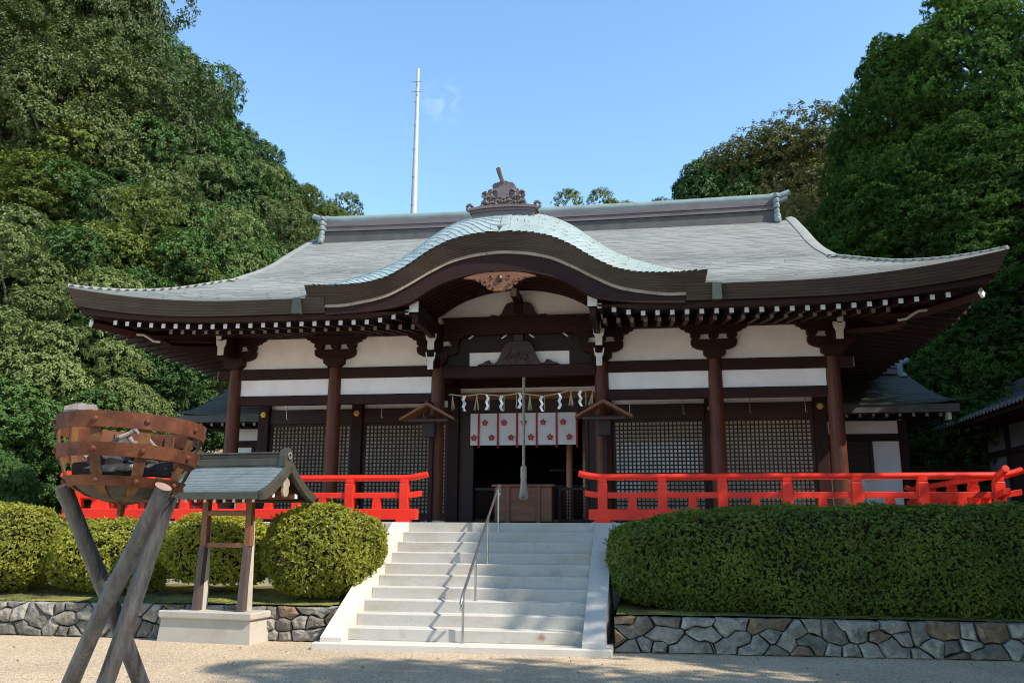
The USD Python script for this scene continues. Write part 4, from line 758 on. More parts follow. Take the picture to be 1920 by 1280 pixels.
for s in (-1, 1):
    for (cx, cz, r, tr) in ((0.15, 7.84, 0.10, 0.026), (0.27, 7.72, 0.09, 0.03), (0.10, 7.66, 0.06, 0.026), (0.35, 7.82, 0.07, 0.024), (0.38, 7.63, 0.05, 0.022), (0.0, 7.70, 0.05, 0.024), (0.2, 7.62, 0.06, 0.024)):
        an = np.linspace(-1.4, 3.6, 14); rr_ = r * np.linspace(1.0, 0.35, 14)
        obj('scroll', tube(np.stack([s * (cx + rr_ * np.cos(an)), np.full(14, 3.035), cz + CRZ + rr_ * np.sin(an)], 1), tr * np.linspace(1, 0.6, 14), 7), 'crest_tile', cr, smooth=60)
    an = np.linspace(-0.5, 4.4, 12); rr_ = np.linspace(0.085, 0.03, 12)
    obj('end_curl', join(tube(np.stack([s * (0.64 + rr_ * np.cos(an - 1.2)), np.full(12, 3.06), 7.585 + CRZ + rr_ * np.sin(an - 1.2)], 1), 0.032, 8), tube([(s * 0.35, 3.06, 7.60 + CRZ), (s * 0.5, 3.06, 7.56 + CRZ), (s * 0.66, 3.06, 7.51 + CRZ)], 0.035, 8)), 'crest_tile', cr, smooth=60)
hn = obj('horn', tube([(0.02, 3.20, 8.02), (-0.02, 3.06, 8.14), (-0.06, 2.94, 8.27), (-0.075, 2.88, 8.345)], [0.04, 0.04, 0.044, 0.046], 14), 'crest_tile', cr, smooth=50)
obj('horn_face', tube([(-0.0745, 2.882, 8.342), (-0.079, 2.872, 8.356)], 0.031, 14), 'rust_rib', hn)

# ------------------------------------------------------------------ things that hang or stand in the porch
X5 = lambda u: 0.0746 + (u - 977) * 0.01088
Z5 = lambda v: 4.348 - (v - 737) * 0.0109
C6 = lambda a, b: (740 + a / 4.267, 680 + b / 4.267)
sh = thing('sacred_rope', 'thin straw rope with white paper streamers and straw tassels strung between the porch pillars', 'rope')
pts = [(425, 250), (440, 244), (500, 254), (560, 259), (620, 254), (680, 244), (760, 254), (850, 263), (930, 256), (1000, 243), (1090, 258), (1190, 271), (1300, 256), (1400, 232), (1500, 233), (1590, 230), (1605, 250)]
line = np.array([[X5(C6(*p)[0]), 4.96, Z5(C6(*p)[1])] for p in pts])
obj('straw_rope', tube(line, 0.011, 6), 'straw', sh)
def at_rope(a): u = X5(C6(a, 0)[0]); return u, float(np.interp(u, line[:, 0], line[:, 2]))
for i, (a, big) in enumerate(((455, 1), (545, 0), (655, 1), (757, 0), (878, 0), (978, 0), (1085, 1), (1203, 0), (1412, 1), (1530, 0), (1585, 1))):
    x, z = at_rope(a); ms = []
    for k in range(12 if big else 5):
        e = (rt_.uniform(-0.055, 0.055) if big else rt_.uniform(-0.012, 0.012)) + (0.03 if a < 500 else (-0.05 if a > 1560 else 0)); ms.append(tube([(x, 4.96, z), (x + e * 0.3, 4.95, z - 0.12), (x + e, 4.94 + rt_.uniform(-0.02, 0.02), z - rt_.uniform(0.27, 0.34))], [0.006, 0.006, 0.004], 4))
    obj('straw_tassel', join(*ms), 'straw', sh)
for i, a in enumerate((558, 735, 862, 1000, 1185, 1318, 1492)):
    x, z = at_rope(a); zz, xo, ms = z + 0.005, 0, []
    for k in range(4):
        w = 0.055; dx = (-0.045 if k % 2 else 0.04) * (1 if i % 2 else -1); ln = 0.105; tw = rt_.uniform(-0.03, 0.03)
        q = np.array([[x + xo - w / 2, 4.94 + tw, zz], [x + xo + w / 2, 4.94 - tw, zz - 0.012], [x + xo + dx + w / 2, 4.93 - tw, zz - ln], [x + xo + dx - w / 2, 4.93 + tw, zz - ln + 0.012]])
        ms.append((np.vstack([q, q + [0, 0.002, 0]]), np.array([[0, 2, 1], [0, 3, 2], [4, 5, 6], [4, 6, 7]]))); xo += dx; zz -= ln * 0.72
    obj('paper_streamer', join(*ms), 'paper', sh)
# bell rope
br_ = thing('bell_rope', 'thick twisted bell rope with a tassel hanging above the offering box', 'bell rope')
y0, x0 = 5.19, 0.105; zz = np.linspace(4.80, 2.90, 90); ms = []
for ph in (0, 2.094, 4.189): ms.append(tube(np.stack([x0 + 0.017 * np.cos(zz * 28 + ph), y0 + 0.017 * np.sin(zz * 28 + ph), zz], 1), 0.018, 6))
obj('twisted_rope', join(*ms), 'rope', br_, smooth=60)
obj('wrapped_grip', lathe([(0, 2.62), (0.058, 2.62), (0.066, 2.66), (0.064, 2.86), (0.05, 2.89), (0, 2.89)], (x0, y0, 0), 18), 'rope', br_, smooth=40)
ms = []
for k in range(44):
    a = k * 2.4; q = 0.045 * math.sqrt((k + 0.5) / 44); ms.append(tube([(x0 + q * math.cos(a), y0 + q * math.sin(a), 2.63), (x0 + 1.25 * q * math.cos(a), y0 + 1.25 * q * math.sin(a), 2.5), (x0 + 2.1 * q * math.cos(a), y0 + 2.1 * q * math.sin(a), 2.26 + rt_.uniform(-0.05, 0.04))], [0.012, 0.012, 0.009], 5))
obj('tassel', join(*ms), 'rope', br_)
# offering box
ob = thing('offering_box', 'brown wooden offering box on the platform under the bell rope', 'offering box')
obj('box', cbx(-0.56, 0.63, 5.62, 6.15, 1.80, 2.50, 0.01), 'box_wood', ob)
obj('rim', join(cbx(-0.62, 0.69, 5.57, 5.66, 2.50, 2.55, 0.008), cbx(-0.62, 0.69, 6.11, 6.20, 2.50, 2.55, 0.008), cbx(-0.62, -0.53, 5.66, 6.11, 2.502, 2.55, 0.008), cbx(0.60, 0.69, 5.66, 6.11, 2.502, 2.55, 0.008)), 'box_wood', ob)
for x in (-0.28, 0.35): obj('upright', cbx(x - 0.045, x + 0.045, 5.565, 5.618, ZP, 2.498, 0.008), 'aged_white', ob) if False else obj('upright', cbx(x - 0.045, x + 0.045, 5.565, 5.618, ZP, 2.498, 0.008), 'post_wood', ob)
for k in range(7): obj('slat', bx(-0.53 + k * 0.17, -0.49 + k * 0.17, 5.66, 6.11, 2.505, 2.54), 'box_wood', ob)
# curtain with plum blossom crests
ct = thing('curtain', 'short white door curtain with red ribbons and red plum blossom crests', 'curtain')
yc = 6.70; rib = [-1.118, -0.684, -0.254, 0.188, 0.628, 1.073]; edges = [-1.31] + rib
for a, b in zip(edges[:-1], edges[1:]):
    xs = np.linspace(a, b, 12); zs = np.linspace(3.465, 4.18, 6); X, Z = np.meshgrid(xs, zs, indexing='ij'); Y = yc + 0.012 * np.sin(X * 15) * (4.2 - Z)
    obj('curtain_panel', grid(np.stack([X, Y, Z], -1)), 'curtain_white', ct, smooth=60)
for x in rib: obj('red_ribbon', bx(x - 0.022, x + 0.022, yc - 0.03, yc - 0.022, 3.41, 4.19), 'curtain_red', ct)
for x, z in [(q, 3.963) for q in (-0.977, -0.546, -0.1, 0.327, 0.77)] + [(q, 3.632) for q in (-1.225, -0.827, -0.388, 0.055, 0.481, 0.909)]:
    ms = [extr(Polygon([(x + 0.046 * math.cos(a) + 0.027 * math.cos(t), z + 0.046 * math.sin(a) + 0.027 * math.sin(t)) for t in np.linspace(0, 2 * math.pi, 11)[:-1]]), 'y', yc - 0.030, yc - 0.026) for a in math.pi / 2 + np.arange(5) * 2 * math.pi / 5]
    c = obj('plum_crest', join(*ms), 'crest_red', ct); obj('crest_centre', extr([(x + 0.016 * math.cos(t), z + 0.016 * math.sin(t)) for t in np.linspace(0, 2 * math.pi, 9)[:-1]], 'y', yc - 0.033, yc - 0.029), 'warm_wood', c)
obj('curtain_rod', tube([(-1.33, yc - 0.005, 4.19), (1.3, yc - 0.005, 4.19)], 0.014, 8), 'door_wood', ct)
# small gabled boards on the porch pillars
for s, lab in ((-1, 'small wooden lantern with gabled roof on the porch pillar left of the curtain'), (1, 'small wooden lantern with gabled roof on the porch pillar right of the curtain')):
    t = thing('pillar_lantern', lab, 'lantern', (s * 1.765, 0, 0))
    for q in (-1, 1):
        pl = [(0, 4.115), (q * 0.55, 3.80), (q * 0.55, 3.765), (0, 4.06)]; obj('roof_board', extr(pl, 'y', 4.52, 4.96), 'post_wood', t)
        obj('barge_edge', extr([(0, 4.13), (q * 0.56, 3.805), (q * 0.555, 3.765), (0, 4.075)], 'y', 4.495, 4.519), 'warm_wood', t)
    obj('ridge_pole', cbx(-0.035, 0.035, 4.48, 4.97, 4.115, 4.165, 0.006), 'door_wood', t)
    obj('cross_beam', cbx(-0.42, 0.42, 4.56, 4.62, 3.735, 3.80, 0.006), 'door_wood', t)
    obj('lantern_box', join(cbx(-0.12, 0.12, 4.66, 4.90, 3.45, 3.76, 0.008)), 'interior', t)
    obj('back_post', cbx(-0.045, 0.045, 4.90, 4.99, ZP, 3.9, 0.008), 'dark_wood', t)

# ------------------------------------------------------------------ side wings with hipped copper roofs
def wing(s, label):
    t = thing('side_wing', label, 'wing')
    ex, ey, ez, rx, ry, rz = 9.87, 9.0, 4.58, 9.15, 10.9, 5.62
    xs0 = 5.9
    pf = spline([(0, 0), (0.3, 0.10), (0.8, 0.36), (1.3, 0.68), (1.9, 1.06), (2.2, 1.2)])
    n = 18; V, Fc, k = [], [], 0; r = np.random.default_rng(20 + s)
    for i in range(n):
        d0, d1 = 1.9 * i / n, 1.9 * (i + 1) / n + 0.012
        xr = lambda d: ex - 0.72 * (d / 1.9) ** 0.75; c = 12
        ed0 = np.linspace(xs0, xr(d0), c + 1); ed1 = np.linspace(xs0, xr(d1), c + 1)
        for j in range(c):
            o = 0.008 + 0.008 * r.random(); lf = lambda x, d: 0.10 * max(0, (x - 8.6) / 1.27) ** 2 * math.exp(-d / 0.8)
            q = [(ed0[j], ey + d0, ez + float(pf(d0)) + o + lf(ed0[j], d0)), (ed0[j + 1], ey + d0, ez + float(pf(d0)) + o + lf(ed0[j + 1], d0)), (ed1[j + 1], ey + d1, ez + float(pf(d1)) + lf(ed1[j + 1], d1)), (ed1[j], ey + d1, ez + float(pf(d1)) + lf(ed1[j], d1))]
            q += [(q[0][0], q[0][1], q[0][2] - 0.03), (q[1][0], q[1][1], q[1][2] - 0.03)]
            V += q; Fc += [[k, k + 1, k + 2], [k, k + 2, k + 3], [k, k + 4, k + 5], [k, k + 5, k + 1]]; k += 6
    v, f = np.array(V), np.array(Fc)
    if s < 0: v = v * [-1, 1, 1]; f = f[:, ::-1]
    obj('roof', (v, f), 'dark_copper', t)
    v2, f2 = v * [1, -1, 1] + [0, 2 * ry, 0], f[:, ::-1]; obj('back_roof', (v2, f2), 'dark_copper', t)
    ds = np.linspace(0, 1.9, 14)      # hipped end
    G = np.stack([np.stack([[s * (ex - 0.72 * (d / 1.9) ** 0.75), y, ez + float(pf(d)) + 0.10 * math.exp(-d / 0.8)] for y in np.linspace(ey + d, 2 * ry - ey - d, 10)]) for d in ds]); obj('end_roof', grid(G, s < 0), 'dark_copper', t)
    obj('eave_edge', join(bx(*sorted((s * xs0, s * 9.8)), ey + 0.02, ey + 0.25, ez - 0.20, ez - 0.012), bx(*sorted((s * 9.62, s * 9.82)), ey + 0.25, 2 * ry - ey - 0.1, ez - 0.17, ez - 0.005)), 'ridge_dark', t)
    obj('soffit', bx(*sorted((s * xs0, s * 9.6)), ey + 0.26, 2 * ry - ey - 0.3, ez - 0.14, ez - 0.11), 'door_wood', t)
    x = 6.4
    while x < 9.6:
        obj('rafter_tip', bx(s * x - 0.035, s * x + 0.035, ey + 0.12, ey + 0.7, ez - 0.30, ez - 0.21), 'dark_wood', t); obj('white_tip', bx(s * x - 0.033, s * x + 0.033, ey + 0.11, ey + 0.119, ez - 0.298, ez - 0.212), 'aged_white', t); x += 0.30
    obj('corner_rafter', bx(*sorted((s * 9.55, s * 9.63)), ey + 0.10, ey + 0.3, ez - 0.38, ez - 0.13), 'white_paint', t)
    rd_ = obj('ridge', join(*[cbx(*sorted((s * xs0, s * xe)), ry - w, ry + w, a, b, 0.01) for a, b, w, xe in ((5.58, 5.66, 0.20, 9.0), (5.662, 5.74, 0.13, 8.97), (5.742, 5.82, 0.16, 9.0))]), 'ridge_board', t)
    obj('ridge_cap', tube([(s * xs0, ry, 5.86), (s * 8.9, ry, 5.87), (s * 9.12, ry, 5.90), (s * 9.32, ry, 5.97)], 0.075, 10), 'green_copper', rd_, smooth=50)
    obj('ridge_end', join(cbx(*sorted((s * 8.97, s * 9.12)), ry - 0.22, ry + 0.22, 5.52, 5.84, 0.02), lathe([(0, 5.45), (0.1, 5.5), (0.07, 5.6), (0, 5.62)], (s * 9.1, ry - 0.24, 0), 12)), 'green_copper', rd_)
    y = 10.0; sx = lambda a, b: sorted((s * a, s * b))
    obj('wall', bx(*sx(6.3, 8.66), y, y + 0.06, 1.2, 4.30), 'plaster', t)
    obj('post', cbx(*sx(8.66, 8.86), y - 0.06, y + 0.12, 0.8, 4.3, 0.01), 'dark_wood', t)
    obj('beam', cbx(*sx(6.3, 8.655), y - 0.05, y + 0.0, 3.80, 3.98, 0.008), 'dark_wood_across', t)
    obj('shutter', cbx(*sx(6.3, 7.95), y - 0.035, y - 0.001, 2.95, 3.795, 0.006), 'door_wood', t)
    for k in range(5): obj('shutter_batten', cbx(*sx(6.3, 7.95), y - 0.06, y - 0.036, 3.0 + 0.16 * k, 3.05 + 0.16 * k, 0.004), 'door_wood', t)
    obj('shutter_post', cbx(*sx(7.95, 8.03), y - 0.07, y - 0.001, 2.88, 3.795, 0.005), 'door_wood', t)
    obj('end_wall', bx(*sx(8.74, 8.80), y + 0.12, y + 3.5, 1.2, 4.35), 'plaster', t)
    for k in range(6): obj('end_slat', cbx(*sx(8.80, 8.86), y + 0.35 + 0.28 * k, y + 0.50 + 0.28 * k, 2.3, 3.9, 0.006), 'dark_wood', t)
    obj('end_beam', cbx(*sx(8.80, 8.87), y + 0.12, y + 3.5, 2.05, 2.2, 0.006), 'dark_wood', t)
    obj('base', bx(*sx(6.3, 8.9), y - 0.1, y + 3.6, 0.0, 1.2), 'granite', t)
wing(1, 'side wing with dark copper roof and white wall behind the right end of the hall')
wing(-1, 'side wing with dark copper roof half hidden behind the left end of the hall')
# corridor with tiled roof along the right side
co = thing('corridor', 'long shaded corridor building with tiled roof and white panels at the right edge', 'building')
ex, ez = 11.5, 4.78
ya, yb = 5.0, 21.5
obj('wall', bx(12.35, 12.42, ya, yb, 0.3, 4.6), 'shaded_plaster', co)
for k, y in enumerate(np.arange(ya, yb, 1.6)):
    obj('post', cbx(12.26, 12.40, y, y + 0.15, 0.3, 4.7, 0.01), 'dark_wood', co)
    if k % 2 == 0: obj('dark_panel', cbx(12.30, 12.349, y + 0.15, y + 1.6, 1.2, 3.72, 0.01), 'door_wood', co)
for z0, z1 in ((3.72, 3.88), (1.05, 1.2), (4.5, 4.64)): obj('beam', cbx(12.28, 12.348, ya, yb, z0, z1, 0.008), 'dark_wood', co)
obj('soffit', bx(11.6, 13.2, ya, yb, 4.64, 4.68), 'door_wood', co)
for y in np.arange(ya, yb, 0.34): obj('rafter', bx(11.62, 12.3, y, y + 0.07, 4.54, 4.639), 'dark_wood', co)
obj('eave_board', bx(11.56, 11.61, ya, yb, 4.60, 4.73), 'dark_wood', co)
rng2 = np.random.default_rng(3)
ms = []
for y in np.arange(ya, yb, 0.24):
    pts = [(ex - 0.02, y, ez), (ex + 0.8, y, ez + 0.34), (ex + 1.7, y, ez + 0.82)]
    if y < 18.5: obj('roof_tile_row', tube(pts, 0.062, 7), 'clay_tile', co); 
    else: ms.append(tube(pts, 0.062, 6))
    e = obj('eave_tile_end', tube([(ex - 0.035, y, ez + 0.0), (ex - 0.02, y, ez + 0.0)], 0.075, 10), 'field_stone_a', co)
if ms: obj('roof_tile_rows', join(*ms), 'clay_tile', co, kind='stuff')
obj('roof_bed', grid(np.array([[(ex, y, ez - 0.03), (ex + 0.8, y, ez + 0.30), (ex + 1.7, y, ez + 0.78)] for y in (ya - 0.2, yb)])), 'clay_tile', co)
obj('back_roof', grid(np.array([[(ex + 1.7, y, ez + 0.80), (ex + 3.4, y, ez - 0.03)] for y in (ya - 0.2, yb)])), 'clay_tile', co)
obj('ridge', join(cbx(ex + 1.55, ex + 1.85, ya - 0.2, yb, ez + 0.78, ez + 1.02, 0.02), tube([(ex + 1.7, ya - 0.2, ez + 1.05), (ex + 1.7, yb, ez + 1.05)], 0.1, 10)), 'clay_tile', co)

# ------------------------------------------------------------------ white mast behind the hall
ma = thing('mast', 'tall slim white mast with climbing pegs rising behind the ridge', 'mast')
zb, zt = 6.0, 26.66; mx, my = -9.33, 30.0
ob_ = lambda z: 0.085 + (zt - z) * 0.0102
obj('pole', tube([(mx - 0.10 * (1 - (z - zb) / (zt - zb)) * 0, my, z) for z in np.linspace(zb, zt, 8)], [ob_(z) for z in np.linspace(zb, zt, 8)], 14), 'mast_white', ma, smooth=50)
for k, z in enumerate((17.0, 18.6, 20.2, 21.8, 23.2, 24.6, 25.2, 25.8)): obj('peg', tube([(mx - 0.02 - (0.24 if k > 5 else 0.1), my - 0.16, z), (mx + (0.24 if k > 5 else 0.0), my - 0.16, z)], 0.022, 6), 'steel', ma)

# ------------------------------------------------------------------ small roofed stand on a granite base
th = math.radians(-7); SX, SY = -4.6, 0.086
rs = thing('roofed_stand', 'small open wooden stand with a gabled copper roof on a granite base', 'roofed stand', (SX, SY, 0), -7)
obj('base_block', hull([(a, b, z) for z, q in ((-0.03, 0), (0.33, 0.03)) for a in (0 + q, 1.54 - q) for b in (0 + q, 0.80 - q)]), 'granite_warm', rs)
obj('base_slab', cbx(-0.005, 1.555, -0.015, 0.82, 0.331, 0.435, 0.018), 'granite_warm', rs)
for x in (0.525, 1.275):
    lean = -0.03
    def col(y0, y1, w, za, zb_, dy0=0.0, dy1=0.0): return hull([(x + a * w + (lean if z == zb_ else 0), y + (dy1 if z == zb_ else dy0), z) for z in (za, zb_) for a in (-1, 1) for y in (y0, y1)])
    obj('post', col(0.10, 0.20, 0.048, 1.36, 2.05, 0.085, 0.11), 'post_wood', rs)
    obj('post_foot', hull([(x + a * 0.048 + (lean * 0.55 if z > 1 else 0) - (0.012 if z > 1 else 0) * 0, y + (0.085 if z > 1 else 0.0), z) for z in (0.436, 1.358) for a in (-1, 1) for y in (0.10, 0.20)]), 'scorched_wood', rs)
    obj('stone_brace', hull([(x + 0.006 + a * 0.042 + (lean if z > 1 else 0), y, z) for z in (0.436, 1.72) for a in (-1, 1) for y in ((0.23, 0.36) if z < 1 else (0.25, 0.34))]), 'granite_warm', rs)
for z0, z1 in ((1.80, 1.875), (1.335, 1.405)): obj('crossbar', cbx(0.545, 1.23, 0.205, 0.265, z0, z1, 0.006), 'post_wood', rs)
RXa, RXb, RYc, EYa = 0.04, 1.77, 0.46, -0.32
rp = spline([(0, 2.13), (0.2, 2.20), (0.45, 2.345), (0.65, 2.49), (0.78, 2.60)])
n = 10; pieces = []
rr5 = np.random.default_rng(5)
for side in (0, 1):
    for i in range(n):
        d0, d1 = 0.78 * i / n, 0.78 * (i + 1) / n + 0.01
        c = 8; ed = np.linspace(RXa, RXb, c + 1) + np.r_[0, (rr5.random(c - 1) - 0.5) * 0.05 + (0.055 if i % 2 else -0.055), 0]
        for j in range(c):
            o = 0.006 + 0.006 * rr5.random(); ms_ = []
            a0, a1 = ed[j] + 0.0015, ed[j + 1] - 0.0015
            q = [(a0, EYa + d0, float(rp(d0)) + o), (a1, EYa + d0, float(rp(d0)) + o), (a1, EYa + d1, float(rp(d1))), (a0, EYa + d1, float(rp(d1))), (a0, EYa + d0, float(rp(d0)) - 0.012), (a1, EYa + d0, float(rp(d0)) - 0.012)]
            q = np.array(q); f = np.array([[0, 1, 2], [0, 2, 3], [0, 4, 5], [0, 5, 1]])
            if side: q = q * [1, -1, 1] + [0, 2 * RYc, 0]; f = f[:, ::-1]; pieces.append((q, f))
            else: obj('copper_tile', (q, f), 'shrine_copper', rs)
obj('back_roof', join(*pieces), 'shrine_copper', rs)
dd = np.linspace(0, 0.78, 9)
for (xa, xb) in ((RXb - 0.06, RXb + 0.02), (RXa - 0.02, RXa + 0.06)):
    for sgn in (1, -1):
        o = [(RYc - sgn * (RYc - (EYa - 0.01 + d)), float(rp(d)) - 0.006 + (0.015 if 1 else 0)) for d in dd]; i_ = [(RYc - sgn * (RYc - (EYa + 0.04 + d * 0.98)), float(rp(d)) - 0.115) for d in dd]
        obj('verge_board', extr(o + i_[::-1], 'x', xa, xb), 'shrine_trim', rs)
obj('eave_edge', join(bx(RXa + 0.06, RXb - 0.06, EYa - 0.006, EYa + 0.05, 2.025, 2.122), bx(RXa + 0.06, RXb - 0.06, 2 * RYc - EYa - 0.05, 2 * RYc - EYa + 0.006, 2.025, 2.122)), 'shrine_trim', rs)
obj('roof_underside', join(extr([(EYa + 0.06, 2.05), (RYc, 2.50), (RYc, 2.53), (EYa + 0.06, 2.09)], 'x', RXa + 0.07, RXb - 0.07), extr([(2 * RYc - EYa - 0.06, 2.05), (RYc, 2.50), (RYc, 2.53), (2 * RYc - EYa - 0.06, 2.09)], 'x', RXa + 0.07, RXb - 0.07)), 'door_wood', rs)
for x in np.arange(0.15, 1.72, 0.16):
    r_ = obj('rafter', join(extr([(EYa + 0.10, 1.985), (RYc, 2.42), (RYc, 2.47), (EYa + 0.10, 2.03)], 'x', x - 0.02, x + 0.02)), 'post_wood', rs); obj('white_tip', bx(x - 0.02, x + 0.02, EYa + 0.088, EYa + 0.099, 1.983, 2.032), 'white_paint', r_)
for y in (0.13, 0.79): obj('eave_beam', cbx(0.12, 1.69, y - 0.04, y + 0.04, 2.06, 2.14, 0.006), 'post_wood', rs); obj('white_tip', cbx(1.691, 1.70, y - 0.035, y + 0.035, 2.065, 2.135, 0.003), 'white_paint', rs)
obj('gable_tie', cbx(1.49, 1.55, 0.0, 0.92, 2.14, 2.21, 0.006), 'post_wood', rs); obj('king_post', cbx(1.49, 1.55, 0.42, 0.50, 2.21, 2.45, 0.006), 'post_wood', rs)
gp = [(0, 2.08), (0.055, 2.10), (0.085, 2.16), (0.075, 2.22), (0.10, 2.27), (0.09, 2.34), (0.04, 2.36), (0.05, 2.42), (0, 2.45)]
obj('gable_pendant', extr([(RYc + a, z) for a, z in gp] + [(RYc - a, z) for a, z in reversed(gp[1:-1])], 'x', RXb - 0.10, RXb - 0.062), 'aged_white', rs)
rdg = obj('ridge', join(cbx(RXa + 0.04, RXb - 0.1, RYc - 0.10, RYc + 0.10, 2.55, 2.66, 0.008), cbx(RXa + 0.04, RXb - 0.08, RYc - 0.06, RYc + 0.06, 2.66, 2.73, 0.008), cbx(RXa + 0.02, RXb - 0.06, RYc - 0.085, RYc + 0.085, 2.731, 2.757, 0.006)), 'shrine_trim', rs)
for xa in (RXb - 0.14, RXa + 0.02): obj('ridge_end', extr([(RYc - 0.12, 2.54), (RYc + 0.12, 2.54), (RYc + 0.115, 2.70), (RYc + 0.075, 2.79), (RYc, 2.82), (RYc - 0.075, 2.79), (RYc - 0.115, 2.70)], 'x', xa, xa + 0.10), 'shrine_trim', rdg)
obj('ring', (lambda a: (np.stack([RXb - 0.035 + a[0][:, 2], RYc + a[0][:, 0], 2.70 + a[0][:, 1]], 1), a[1]))(lathe([(0.035, 0.0), (0.035, 0.012), (0.055, 0.012), (0.055, 0.0)], (0, 0, 0), 14)), 'field_stone_a', rdg)

# ------------------------------------------------------------------ iron fire basket on three crossed legs
TB = 6.3
def bpt(u, v, df=0.0): return CAM + (fw + rt * (u - 960) / F + up * (640 - v) / F) * (TB + df)
bc = bpt(239, 871); hr_ = np.array([math.cos(0.40), -math.sin(0.40) * -1, 0])
vdir = bc - CAM; vdir[2] = 0; vdir /= np.linalg.norm(vdir); rgt = np.array([vdir[1], -vdir[0], 0.0])
fb = thing('fire_basket', 'big rusty iron fire basket held up by three crossed dark legs', 'fire basket')
tilt = math.radians(2.4); ax = np.array([0, 0, 1.0]) * math.cos(tilt) + rgt * math.sin(tilt); e1 = rgt * math.cos(tilt) - np.array([0, 0, 1.0]) * math.sin(tilt); e2 = np.cross(ax, e1)
ax = ax + 0.04 * vdir; ax /= np.linalg.norm(ax); e2 = np.cross(ax, e1); e2 /= np.linalg.norm(e2)
def bp(r, a, h): return bc + e1 * r * np.cos(a)[..., None] + e2 * r * np.sin(a)[..., None] + ax * np.asarray(h)[..., None] if np.ndim(a) else bc + e1 * r * math.cos(a) + e2 * r * math.sin(a) + ax * h
prof = spline([(-0.295, 0.02), (-0.280, 0.06), (-0.268, 0.14), (-0.248, 0.225), (-0.215, 0.30), (-0.160, 0.372), (-0.05, 0.425), (0.06, 0.465), (0.25, 0.492), (0.31, 0.494)])
def hoop(h0, h1, extra=0.008, n=56):
    an = np.linspace(0, 2 * np.pi, n + 1); rows = []
    for (h, o) in ((h0, extra), (h1, extra), (h1, extra + 0.012), (h0, extra + 0.012), (h0, extra)):
        r = float(prof(h)) + o; rows.append(np.stack([bp(r, a, h) for a in an]))
    return grid(np.stack(rows, 1), False)
angs = np.radians(np.array([-118, -80, -36, 8, 55, 100, 145, 190]) + 0.0)
for h0, h1 in ((0.195, 0.305), (0.005, 0.095), (-0.185, -0.120)): obj('hoop', hoop(h0, h1), 'rust_iron', fb, smooth=30)
for a in angs:
    hs = np.linspace(-0.285, 0.285, 14); rows = []
    for h in hs:
        r = float(prof(h)); w = 0.037 / r * min(1, (h + 0.32) / 0.12)
        rows.append([bp(r - 0.012, a - w, h), bp(r - 0.012, a + w, h), bp(r + 0.004, a + w, h), bp(r + 0.004, a - w, h), bp(r - 0.012, a - w, h)])
    obj('rib', grid(np.array(rows)), 'rust_rib', fb)
    for h in (0.25, 0.05, -0.152):
        c = bp(float(prof(h)) + 0.02, a, h); t_ = trimesh.creation.icosphere(1, 0.020); obj('rivet', (np.array(t_.vertices) * 1.0 + c, np.array(t_.faces)), 'rust_iron', fb, smooth=True)
hs = np.linspace(-0.295, -0.165, 9); an = np.linspace(0, 2 * np.pi, 41)
obj('bowl', join(grid(np.stack([np.stack([bp(max(float(prof(h)) - 0.02, 0.01), a, h) for a in an]) for h in hs]), True), grid(np.stack([np.stack([bp(max(float(prof(h)) - 0.026, 0.005), a, h) for a in an]) for h in hs]))), 'bowl_iron', fb, smooth=60)
obj('spike', hull([bp(0.03, a, -0.29) for a in np.arange(4) * 1.57] + [bp(0.022, a, -0.37) for a in np.arange(4) * 1.57]), 'rust_rib', fb)
def ground_pt(u, v, df): return bpt(u, v, df)
legs = [((306, 912, -0.30), (62, 1425, -0.12), 0.060), ((118, 910, -0.05), (322, 1420, 0.30), 0.060), ((318, 930, 0.16), (148, 1425, -0.28), 0.062)]
for (a, b, r) in legs:
    A_, B_ = bpt(*a), bpt(*b); d = (B_ - A_) * ((A_[2] + 0.04) / (A_[2] - B_[2])); ts = np.linspace(0, 1, 12); ph = rng2.random(3) * 6
    pts = np.array([A_ + d * t + 0.008 * np.array([math.sin(t * 9 + ph[0]), math.sin(t * 7 + ph[1]), 0]) for t in ts]); l_ = obj('leg', tube(pts, [r * (1 + 0.04 * math.sin(t * 11 + ph[2])) * (0.97 + 0.06 * t) for t in ts], 18), 'bronze_leg', fb, smooth=50)
    dn = d / np.linalg.norm(d); obj('leg_end', tube([A_ - dn * 0.003, A_ + dn * 0.001], r * 0.97, 18), 'leg_end', l_)
def log(name, a, b, r, mt, lab, seed):
    q = np.random.default_rng(seed); ts = np.linspace(0, 1, 7); d = np.array(b) - np.array(a)
    pts = np.array([np.array(a) + d * t + q.normal(0, 0.006, 3) for t in ts]); o = obj(name, tube(pts, r * (0.8 + 0.4 * q.random(7)), 7), mt, label=lab, cat='firewood', group='firewood in the iron basket'); return o
L = lambda r, a, h: bp(r, math.radians(a), h)
log('pale_log', L(0.47, 196, 0.33), L(0.33, 220, 0.345), 0.045, 'pale_firewood', 'thick pale log end lying over the left rim of the fire basket', 1)
log('pale_log', L(0.30, 200, 0.02), L(0.10, 290, 0.26), 0.016, 'pale_firewood', 'pale split stick leaning up inside the fire basket left of centre', 2)
log('pale_log', L(0.05, 240, 0.20), L(0.26, 300, 0.07), 0.018, 'pale_firewood', 'short pale wedge of wood sloping down in the middle of the fire basket', 3)
log('charred_log', L(0.36, 320, 0.06), L(0.20, 250, 0.28), 0.014, 'pale_firewood', 'thin greyish branch leaning inside the right half of the fire basket', 4)
log('charred_log', L(0.35, 170, -0.05), L(0.32, 340, -0.02), 0.055, 'charred', 'thick black charred log lying across the fire basket', 5)
log('charred_log', L(0.36, 230, 0.0), L(0.34, 60, 0.06), 0.05, 'charred', 'black charred log lying front to back in the fire basket', 6)
log('charred_log', L(0.30, 270, 0.04), L(0.34, 20, 0.1), 0.04, 'charred', 'black charred log at the right side of the fire basket', 7)
